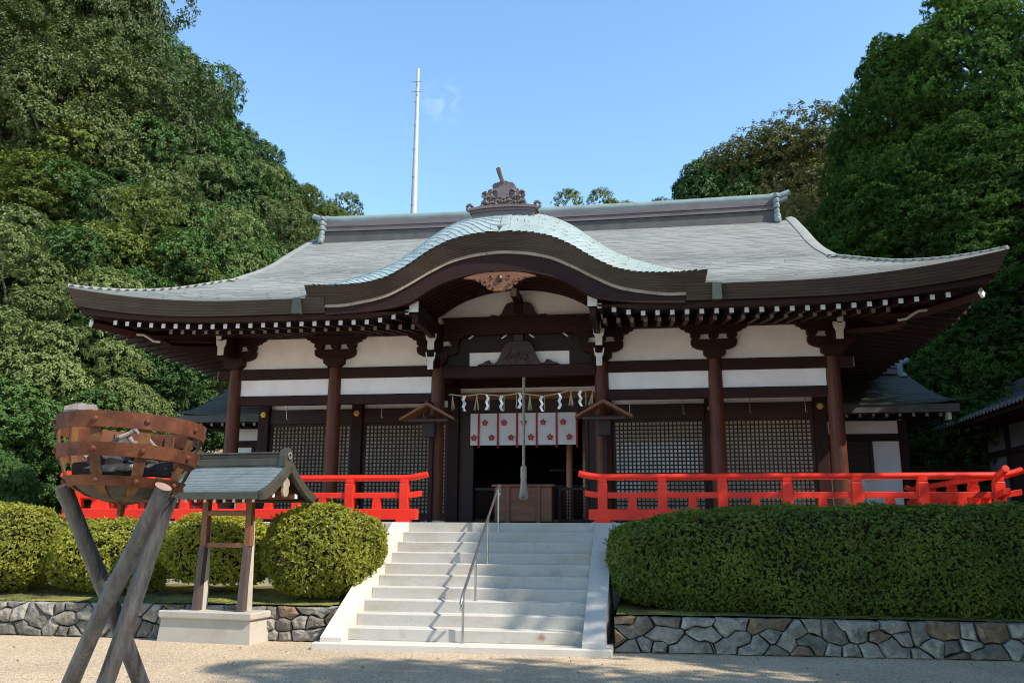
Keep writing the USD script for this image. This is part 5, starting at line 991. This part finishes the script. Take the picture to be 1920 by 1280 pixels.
log('charred_log', L(0.36, 200, 0.08), L(0.12, 100, 0.16), 0.04, 'charred', 'black charred log pointing up at the back of the fire basket', 8)
log('pale_log', L(0.31, 235, -0.06), L(0.30, 285, -0.05), 0.024, 'pale_firewood', 'pale half burnt log seen below the middle hoop of the fire basket', 9)

# ------------------------------------------------------------------ dry stone retaining walls, every stone a piece of its own
def stone_wall(x0, x1, yfun, zt, label, seed, shade=0):
    q = np.random.default_rng(seed); t = thing('retaining_wall', label, 'stone wall')
    Lx = x1 - x0; pts = []
    rad = []
    for tr in range(2600):
        c = (q.uniform(0, Lx), q.uniform(0.02, zt - 0.02)); r = float(q.choice([0.08, 0.11, 0.15, 0.21], p=[0.3, 0.3, 0.25, 0.15])) if tr < 1500 else 0.085
        if all((c[0] - a[0]) ** 2 + (c[1] - a[1]) ** 2 > ((r + b) * 0.80) ** 2 for a, b in zip(pts, rad)): pts.append(c); rad.append(r)
    pts = np.array(pts); mir = [pts, pts * [1, -1], pts * [1, -1] + [0, 2 * zt], pts * [-1, 1], pts * [-1, 1] + [2 * Lx, 0]]
    AX = np.array([0.72, 1.0]); vo = Voronoi(np.vstack(mir) * AX); vo_v = vo.vertices / AX
    cells = {}
    for i in range(len(pts)):
        reg = vo.regions[vo.point_region[i]]
        if -1 in reg or len(reg) < 3: continue
        cells[i] = Polygon(vo_v[reg]).intersection(sbox(0, -0.05, Lx, zt))
    for a, b in q.permutation(np.array([p_ for p_ in vo.ridge_points if max(p_) < len(pts)])):
        if a in cells and b in cells and q.random() < 0.42 and cells[a].area + cells[b].area < 0.11:
            U = cells[a].union(cells[b])
            if U.geom_type == 'Polygon' and U.area / U.convex_hull.area > 0.87: cells[a] = U; del cells[b]
    for i in sorted(cells):
        P = cells[i].buffer(-0.010).buffer(0.005, quad_segs=1).simplify(0.010)
        if P.is_empty or P.geom_type != 'Polygon' or P.area < 0.003: continue
        c = np.array(P.exterior.coords)[:-1]; 
        if Polygon(c).exterior.is_ccw is False: c = c[::-1]
        # roughen the outline
        cc = []
        for a, b in zip(c, np.roll(c, -1, 0)):
            k = max(1, int(np.linalg.norm(b - a) / 0.07)); cc += [a + (b - a) * j / k for j in range(k)]
        cc = np.array(cc); cc = cc + q.normal(0, 0.0045, cc.shape); cen = cc.mean(0); n_ = len(cc)
        dep = q.uniform(0.0, 0.05); rings = []
        tx, tz = q.normal(0, 0.09, 2)
        for sc, dy in ((1.0, 0.09), (1.0, 0.010), (0.95, -0.010 - dep), (0.6, -0.036 - dep)):
            p = cen + (cc - cen) * sc; yy = dy + ((p[:, 0] - cen[0]) * tx + (p[:, 1] - cen[1]) * tz if dy < 0 else 0) + (q.normal(0, 0.006, n_) if dy < 0.0 else 0)
            rings.append(np.stack([x0 + p[:, 0], yfun(x0 + p[:, 0]) + yy, p[:, 1]], 1))
        V = np.vstack(rings + [[x0 + cen[0], yfun(x0 + cen[0]) - 0.040 - dep, cen[1]]]); Fc = []
        for r_ in range(3):
            for j in range(n_): a, b = r_ * n_ + j, r_ * n_ + (j + 1) % n_; Fc += [[a, b, b + n_], [a, b + n_, a + n_]]
        for j in range(n_): Fc.append([3 * n_ + j, 3 * n_ + (j + 1) % n_, 4 * n_])
        k = q.random(); obj('stone', (V, np.array(Fc)), 'field_stone_' + ('a' if k < 0.42 else 'b' if k < 0.74 else 'c' if k < 0.86 else 'd'), t)
    xs = np.linspace(x0, x1, 12); P = np.stack([np.stack([xs, yfun(xs) + 0.035 + 0 * xs, np.full(12, z)], 1) for z in (-0.05, zt - 0.03)] + [np.stack([xs, yfun(xs) + 0.3, np.full(12, zt - 0.03)], 1)], 1); obj('packed_earth', grid(P, False), 'mortar', t)
stone_wall(-12.0, -2.0, lambda x: 0.36 + 0.02 * (x + 7), 0.50, 'low sunlit dry stone wall left of the stairs behind the roofed stand', 31)
stone_wall(2.06, 11.5, lambda x: 0.16 + 0.034 * (x - 2.08), 0.47, 'low shaded dry stone wall right of the stairs under the long hedge', 47)

# ------------------------------------------------------------------ leaves
def leaf_quads(c, nrm, axd, ln, wd, fold=0.25):
    """one small folded leaf (4 vertices, 2 triangles) per row"""
    axd = axd - nrm * (axd * nrm).sum(1, keepdims=True); axd /= np.linalg.norm(axd, axis=1, keepdims=True) + 1e-9; b = np.cross(nrm, axd)
    ln, wd = ln[:, None], wd[:, None]
    tip = c + axd * ln * 0.55 - nrm * ln * 0.10; base = c - axd * ln * 0.45; l = c + b * wd * 0.5 + nrm * wd * fold; r = c - b * wd * 0.5 + nrm * wd * fold
    V = np.stack([base, r, tip, l], 1).reshape(-1, 3); k = np.arange(len(c))[:, None] * 4
    return V, np.vstack([k + [0, 1, 2], k + [0, 2, 3]])
def unit(v): return v / (np.linalg.norm(v, axis=-1, keepdims=True) + 1e-9)
def shrub(name, label, surf, n, q, mt, ln, wd, core, depth=0.10, group=None):
    """surf(n) gives points and outward normals on the clipped surface"""
    t = thing(name, label, 'hedge' if 'hedge' in name else 'shrub', group=group)
    per = 6; k = n // per
    p, nr = surf(k); lump = (meshkit.fbm(p * 2.6, 4, seed=5) - 0.5)[:, None]
    p = p + nr * (lump * 0.30) - nr * (q.random((k, 1)) ** 1.8 * depth * 1.5) + q.normal(0, 0.012, (k, 3))
    td = unit(nr * 1.0 + q.normal(0, 0.45, (k, 3)) + [0, 0, 0.35]); L = np.repeat(np.arange(k), per); m_ = len(L)
    sp = unit(q.normal(0, 1, (m_, 3))); sp = unit(sp - td[L] * (sp * td[L]).sum(1, keepdims=True)); ax_ = unit(td[L] * 0.75 + sp * 0.8 + q.normal(0, 0.15, (m_, 3)))
    nn = unit(td[L] * 0.9 - sp * 0.5 + q.normal(0, 0.25, (m_, 3))); ll = ln * (0.6 + 0.8 * q.random(m_)); c = p[L] + ax_ * (ll * 0.55)[:, None]
    obj('foliage', leaf_quads(c, nn, ax_, ll, wd * (0.7 + 0.6 * q.random(m_))), mt, t)
    ks = max(30, k // 220); ps, ns = surf(ks); V_ = []
    ps = ps + ns * (meshkit.fbm(ps * 2.6, 4, seed=5) - 0.5)[:, None] * 0.30; dr = unit(ns + q.normal(0, 0.4, (ks, 3)) + [0, 0, 0.7]); L2 = np.repeat(np.arange(ks), 7); tt = np.tile(np.linspace(0.2, 1, 7), ks)[:, None]
    c2 = ps[L2] + dr[L2] * tt * q.uniform(0.05, 0.13, (ks, 1))[L2]; a2 = unit(q.normal(0, 0.8, (len(L2), 3)) + dr[L2]); obj('stray_shoots', leaf_quads(c2, unit(q.normal(0, 1, (len(L2), 3)) + [0, 0, 0.5]), a2, np.full(len(L2), ln), np.full(len(L2), wd * 0.9)), mt, t, kind='stuff')
    obj('twigs', core, 'core_dark', t, smooth=True)  # solid dark core added inside the leaves to block light
    return t
def ellipsoid_surf(c, r, q, zmin=-0.75, pw=2.4):
    c, r = np.array(c), np.array(r)
    def f(n):
        d = unit(q.normal(0, 1, (n * 3, 3))); d = d[d[:, 2] > zmin][:n]
        k = (np.abs(d) ** pw).sum(1, keepdims=True) ** (-1 / pw); p = d * k; return c + p * r, unit(np.sign(p) * np.abs(p) ** (pw - 1) / r)
    return f
def ellipsoid_core(c, r, s=0.86, pw=2.4):
    t = trimesh.creation.icosphere(4); d = np.array(t.vertices); k = (np.abs(d) ** pw).sum(1, keepdims=True) ** (-1 / pw); return np.array(c) + d * k * np.array(r) * s, np.array(t.faces)
q = np.random.default_rng(101)
shrub('clipped_shrub', 'round clipped azalea shrub left of the stairs and right of the roofed stand', ellipsoid_surf((-2.60, 1.42, 1.27), (0.95, 0.80, 0.70), q, -0.95), 62000, q, 'leaf_azalea', 0.041, 0.022, ellipsoid_core((-2.62, 1.42, 1.28), (0.99, 0.80, 0.72)))
shrub('clipped_shrub', 'round sunlit clipped shrub at the left edge behind the fire basket', ellipsoid_surf((-8.55, 1.62, 1.28), (1.18, 0.9, 0.74), q, -0.95), 54000, q, 'leaf_azalea', 0.041, 0.022, ellipsoid_core((-8.55, 1.62, 1.26), (1.18, 0.9, 0.74)))
shrub('clipped_shrub', 'low clipped shrub behind the crossed legs of the fire basket', ellipsoid_surf((-6.45, 1.75, 1.16), (1.15, 0.75, 0.60), q, -0.95), 54000, q, 'leaf_azalea', 0.041, 0.022, ellipsoid_core((-6.45, 1.75, 1.14), (1.15, 0.75, 0.60)))
shrub('clipped_shrub', 'wide clipped shrub seen through the posts of the roofed stand', ellipsoid_surf((-4.62, 1.85, 1.24), (1.0, 0.68, 0.58), q, -0.9), 44000, q, 'leaf_azalea', 0.041, 0.022, ellipsoid_core((-4.62, 1.85, 1.22), (1.0, 0.68, 0.58)))
HC, HR = (6.45, 1.66, 1.17), (4.48, 1.02, 0.80)
def hedge_surf(n):
    a, nr = ellipsoid_surf(HC, HR, q, -0.98, 3.6)(n * 2)
    k = (q.random(len(a)) < np.clip(1.3 - (a[:, 0] - 7) * 0.5, 0.15, 1)) & (a[:, 1] < 2.4); return a[k][:n], nr[k][:n]
def hedge_surf_n(n):
    P_, N_ = [], []
    m0 = 0
    while m0 < n: a, b = hedge_surf(n); P_.append(a); N_.append(b); m0 += len(a)
    P_, N_ = np.vstack(P_)[:n], np.vstack(N_)[:n]
    return P_, N_
shrub('long_hedge', 'long dense clipped hedge above the stone wall right of the stairs', hedge_surf_n, 262000, q, 'leaf_hedge', 0.037, 0.0205, ellipsoid_core(HC, HR, 0.9, 3.6), 0.13)
# moss tufts and fallen leaves on the terraces
n = 5200; x = np.where(q.random(n) < 0.5, q.uniform(-9.5, -2.1, n), q.uniform(2.1, 8.0, n)); y = 0.40 + q.random(n) ** 1.4 * 1.6; keep = meshkit.fbm(np.stack([x, y, 0 * x], 1) * 1.5, 3, 9) > 0.46; x, y = x[keep], y[keep]; n = len(x)
p = np.stack([x, y, terr(x, y) + 0.012], 1); obj('ground_moss', leaf_quads(p, unit(q.normal(0, 0.5, (n, 3)) + [0, 0, 1]), q.normal(0, 1, (n, 3)), np.full(n, 0.035), np.full(n, 0.022)), 'moss_leaf', label='tufts of moss and fallen leaves on the terraces above the stone walls', cat='moss', kind='stuff')

# ------------------------------------------------------------------ trees
def cluster_leaves(tw, out, q, per, spread, ln, wd, droop=0.35, flat=0.4):
    n = len(tw) * per
    c = np.repeat(tw, per, 0); o = np.repeat(out, per, 0); off = q.normal(0, 1, (n, 3)); off = unit(off) * (spread * q.random((n, 1)) ** 0.6)
    c = c + off - np.array([0, 0, 1.0]) * (droop * spread * 0.5)
    ax_ = unit(off / spread * 0.9 + o * 0.5 + [0, 0, -droop] + q.normal(0, 0.35, (n, 3))); nn = unit(o * 1.1 + np.array([0, 0, flat]) + q.normal(0, 0.36, (n, 3)))
    return leaf_quads(c, nn, ax_, ln * (0.65 + 0.7 * q.random(n)), wd * (0.7 + 0.6 * q.random(n)))
def broadleaf(name, seed, mt, h=10.0, cr=3.3, lobes=36, tw=150, per=16, ln=0.128, wd=0.084, low=-0.75, spread=0.17, open_=0.0, bare=0, jit=0.2, lrr=(0.24, 0.44)):
    q = np.random.default_rng(seed); p_ = proto(name).GetPath().pathString
    cz, rz = 0.60 * h, 0.42 * h
    i = np.arange(lobes) + 0.5; ph = np.arccos(1 - (1 - low) * i / lobes); th_ = np.pi * (1 + 5 ** 0.5) * i
    d = np.stack([np.cos(th_) * np.sin(ph), np.sin(th_) * np.sin(ph), np.cos(ph)], 1) + q.normal(0, jit, (lobes, 3))
    rad = q.uniform(0.62, 1.02, (lobes, 1)); wob = 1 + 0.22 * (meshkit.noise(d * 1.7 + seed, seed)[:, None] - 0.5) * 2
    c = d * rad * wob * [cr * 0.82, cr * 0.82, rz * 0.84] + [0, 0, cz]
    lr = cr * q.uniform(*lrr, lobes)
    k = q.random(lobes) > open_; c_, lr_ = c[k], lr[k]
    n = len(c_) * tw; L = np.repeat(np.arange(len(c_)), tw); dirs = unit(q.normal(0, 1, (n, 3)) + unit(c_ - [0, 0, cz])[L] * 0.5 + [0, 0, 0.28])
    T_ = c_[L] + dirs * (lr_[L] * (1.05 - 0.30 * q.random(n) ** 1.6))[:, None] * [1.1, 1.1, 0.85]
    obj('crown', cluster_leaves(T_, dirs, q, per, spread, ln, wd), mt, p_)
    fork = np.array([q.normal(0, 0.25), q.normal(0, 0.25), 0.30 * h]); ms = []
    tz = np.linspace(0, 1, 7)[:, None]; tp = np.array([0, 0, -1.0]) * (1 - tz) + fork * tz + np.stack([np.sin(tz[:, 0] * 4 + seed), np.cos(tz[:, 0] * 3 + seed), 0 * tz[:, 0]], 1) * 0.16 * np.sin(tz * np.pi)
    ms.append(tube(tp, np.linspace(0.30, 0.19, 7), 8))
    for j in range(0, lobes, 3 if not bare else 2):
        e = c[j]; mid = (fork + e) / 2 + np.array([*q.normal(0, 0.25, 2), 0.35 - 0.2 * d[j, 2]]); b = fork + (tp[4] - fork) * q.random() * 0.8; t4 = np.linspace(0, 1, 6)[:, None]
        pts = b * (1 - t4) ** 2 + 2 * mid * t4 * (1 - t4) + e * t4 ** 2; pts[1:-1] += q.normal(0, 0.07, (4, 3)); r0 = q.uniform(0.07, 0.13)
        ms.append(tube(pts, np.linspace(r0, 0.02, 6), 6))
        for b_ in range(1 + 3 * bare):
            s_ = pts[q.integers(2, 5)]; e2_ = s_ + q.normal(0, 0.6, 3) + [0, 0, 0.3]; ms.append(tube([s_, (s_ + e2_) / 2 + q.normal(0, 0.08, 3), e2_], [0.028, 0.018, 0.008], 4))
    obj('trunk', join(*ms), 'bark', p_)
    return stage.GetPrimAtPath(p_)
def conifer(name, seed, mt, h=20.0, cr=3.2, n_br=126, tw=50, per=11):
    q = np.random.default_rng(seed); p_ = proto(name).GetPath().pathString
    zf = (np.arange(n_br) + 0.5) / n_br; zf = 0.10 + 0.89 * zf ** 0.9; an = np.arange(n_br) * 2.39996 + q.normal(0, 0.25, n_br)
    prof_ = cr * np.clip((1.02 - zf) / 0.62, 0.06, 1) ** 0.72 * (0.72 + 0.5 * q.random(n_br)); T_, O_, ms, CO = [], [], [], []
    for j in range(n_br):
        z = zf[j] * h; dv = np.array([math.cos(an[j]), math.sin(an[j]), 0]); Lb = prof_[j]; side = np.array([-dv[1], dv[0], 0])
        tip = np.array([0, 0, z]) + dv * Lb + np.array([0, 0, 0.10 * Lb - 0.25])
        ms.append(tube([(0, 0, z - 0.3), np.array([0, 0, z]) + dv * Lb * 0.5 + [0, 0, 0.18], tip], [0.06, 0.04, 0.012], 5))
        nc = max(2, int(round(Lb / 0.80)))
        for c_ in range(nc):
            f = 1 - 0.72 * c_ / nc; cc = np.array([0, 0, z]) + dv * Lb * f + side * q.normal(0, 0.36 * Lb * 0.6) + [0, 0, q.normal(0, 0.16) + 0.05]
            rr = q.uniform(0.42, 0.74) * (0.75 + 0.12 * Lb); t_ = q.normal(0, 1, (tw, 3)) + dv * 0.45 + [0, 0, 0.35]; t_ = unit(t_)
            CO.append((cc, rr)); T_.append(cc + t_ * rr * (1.05 - 0.4 * q.random((tw, 1)) ** 1.5) * [1.1, 1.1, 0.8]); O_.append(unit(t_ + dv * 0.6))
    T_, O_ = np.vstack(T_), np.vstack(O_); n = len(T_) * per; c = np.repeat(T_, per, 0); o = np.repeat(O_, per, 0)
    ax_ = unit(o + q.normal(0, 0.55, (n, 3)) + [0, 0, 0.05]); c = c + ax_ * 0.15 * q.random((n, 1)); nn = unit(o * 1.2 + q.normal(0, 0.4, (n, 3)) + [0, 0, 0.3])
    obj('crown', leaf_quads(c, nn, ax_, 0.15 * (0.6 + 0.8 * q.random(n)), 0.056 * (0.7 + 0.6 * q.random(n))), mt, p_)
    ms.append(tube([(0, 0, -1.5), (0.04, 0.03, h * 0.4), (0, 0, h * 0.97)], [0.34, 0.22, 0.03], 10)); obj('trunk', join(*ms), 'conifer_bark', p_)
    return stage.GetPrimAtPath(p_)
PR = {
    'laurel': [broadleaf('laurel_class', 1, 'leaf_laurel', ln=0.14, wd=0.086)],
    'olive': [broadleaf('olive_class', 3, 'leaf_olive', cr=3.2, ln=0.125, wd=0.086)],
    'oak': [broadleaf('oak_class', 4, 'leaf_oak', cr=3.5, lobes=44, tw=105, open_=0.16, spread=0.22, low=-0.45), broadleaf('oak_class_b', 5, 'leaf_oak', cr=3.1, lobes=40, tw=95, open_=0.20, spread=0.22, low=-0.4, bare=1)],
    'grey': [broadleaf('grey_class', 6, 'leaf_grey', cr=3.2, ln=0.15, wd=0.072)],
    'brown': [broadleaf('brown_class', 7, 'leaf_brown', cr=3.6, lobes=52, tw=100, ln=0.12, wd=0.084, low=-0.8, jit=0.07, lrr=(0.30, 0.46))],
    'conifer': [conifer('cypress_class', 8, 'leaf_conifer'), conifer('cypress_class_b', 9, 'leaf_conifer', cr=3.7, n_br=96, tw=38, per=9)]}
HB = {'conifer': (19.7, 3.3)}
NAMES = {'laurel': 'laurel_tree', 'olive': 'broadleaf_tree', 'oak': 'oak_tree', 'grey': 'grey_leaved_tree', 'brown': 'brown_tree', 'conifer': 'cypress_tree'}
rt3 = np.random.default_rng(77); cnt = 0
def tree_at(kind, u, v, dep, wid, label, group=None, hmin=4.0, hmax=None):
    """a tree whose top shows at pixel (u, v) when it stands dep metres off; it is rooted on the hillside"""
    global cnt
    top = CAM + (fw + rt * (u - 960) / F + up * (640 - v) / F) * dep; b = float(hill(top[0], top[1])); hh = max(top[2] - b, hmin)
    tree_xy(kind, top[0], top[1], b, hh, wid, label, group)
def tree_xy(kind, x, y, b, hh, wid, label, group=None):
    global cnt
    ps = PR[kind]; p = ps[cnt % len(ps)]; cnt += 1; h0, r0 = HB.get(kind, (10.1, 3.3))
    copy(NAMES[kind], p, label, 'tree', (x, y, b), float(rt3.uniform(0, 360)), (wid / r0, wid / r0 * rt3.uniform(0.92, 1.08), hh / h0), group)
GL = 'trees of the dense wood on the left hillside'
gen = {'oak': 'dull green tree high in the dense wood on the left hillside', 'laurel': 'dark glossy evergreen tree in the dense wood on the left hillside', 'olive': 'yellowish green leafy tree in the dense wood on the left hillside', 'grey': 'grey-green leafy tree in the dense wood on the left hillside'}
for kind, u, v, dep, w, lab in WOOD:
    if lab: tree_at(kind, u, v, dep, w, lab, None, hmax=None)
    else: tree_at(kind, u, v, dep, w, gen[kind], 'alike %s trees in the wood on the left hillside' % kind, hmax=None)
for u, v, dep, w, kind in [(-50, 700, 27, 2.0, 'laurel'), (60, 735, 29, 1.5, 'laurel'), (165, 745, 30, 1.4, 'laurel'), (285, 745, 33, 1.6, 'laurel'), (330, 725, 37, 1.9, 'laurel'), (20, 850, 20, 0.9, 'laurel'), (245, 770, 31, 1.3, 'oak')]:
    tree_at(kind, u, v, dep, w, 'dark bush in the undergrowth at the foot of the wooded hillside', 'alike dark bushes at the foot of the wooded hillside', hmin=1.5, hmax=4.5)
# behind the hall and to its right
for kind, u, v, dep, w, lab in GROVE:
    if lab: tree_at(kind, u, v, dep, w, lab)
    else: tree_at(kind, u, v, dep, w, {'conifer': 'dark shaded cypress in the grove behind the right side wing', 'laurel': 'dark tree below the brown crowned trees behind the ridge', 'brown': 'brownish tree between the brown pair and the cypress grove'}[kind], {'conifer': 'alike cypresses in the grove on the right', 'laurel': None, 'brown': None}[kind])
# the grove goes on along the right side of the forecourt, outside the picture, and shades its right half
for x, y, hh, w in [(14.0, -2.4, 16.5, 3.0), (14.0, -7.8, 16.8, 3.3), (15.5, -10.5, 17.6, 3.4), (17.0, 7.2, 15.6, 3.0), (17.2, -4.6, 14.6, 3.0), (17.0, 3.0, 12.6, 2.8), (19, 6.5, 15.0, 3.2), (20.5, 2.2, 16.5, 3.2), (17.5, 10.5, 14, 3.2), (21, 11, 17, 3.4), (18.5, 15.5, 16, 3.4), (22, 18, 18, 3.6)]:
    tree_xy('conifer', x, y, float(hill(x, y)) - 0.2, hh, w, 'tall cypress of the grove along the right side of the forecourt, outside the picture', 'cypresses along the right side of the forecourt')

for x, y, hh, w in [(-26, -52, 14, 6), (-12, -56, 15, 6), (4, -60, 16, 6), (18, -54, 17, 6)]:  # trees out of view, added to block low sky light
    tree_xy('oak', x, y, 0.0, hh, w, 'broadleaf tree added behind the viewer to block sky light, outside the picture', 'broadleaf trees added behind the viewer to block sky light')

# a few fallen leaves on the gravel
q = np.random.default_rng(55); n = 150; x = q.uniform(-8, 8, n); y = -q.random(n) ** 0.8 * 6 + 0.1; p = np.stack([x, y, np.full(n, 0.012)], 1)
obj('fallen_leaves', leaf_quads(p, unit(q.normal(0, 0.3, (n, 3)) + [0, 0, 1]), q.normal(0, 1, (n, 3)), q.uniform(0.025, 0.06, n), q.uniform(0.015, 0.03, n)), 'rust_rib', label='few small brown leaves lying on the gravel', cat='fallen leaves', kind='stuff')
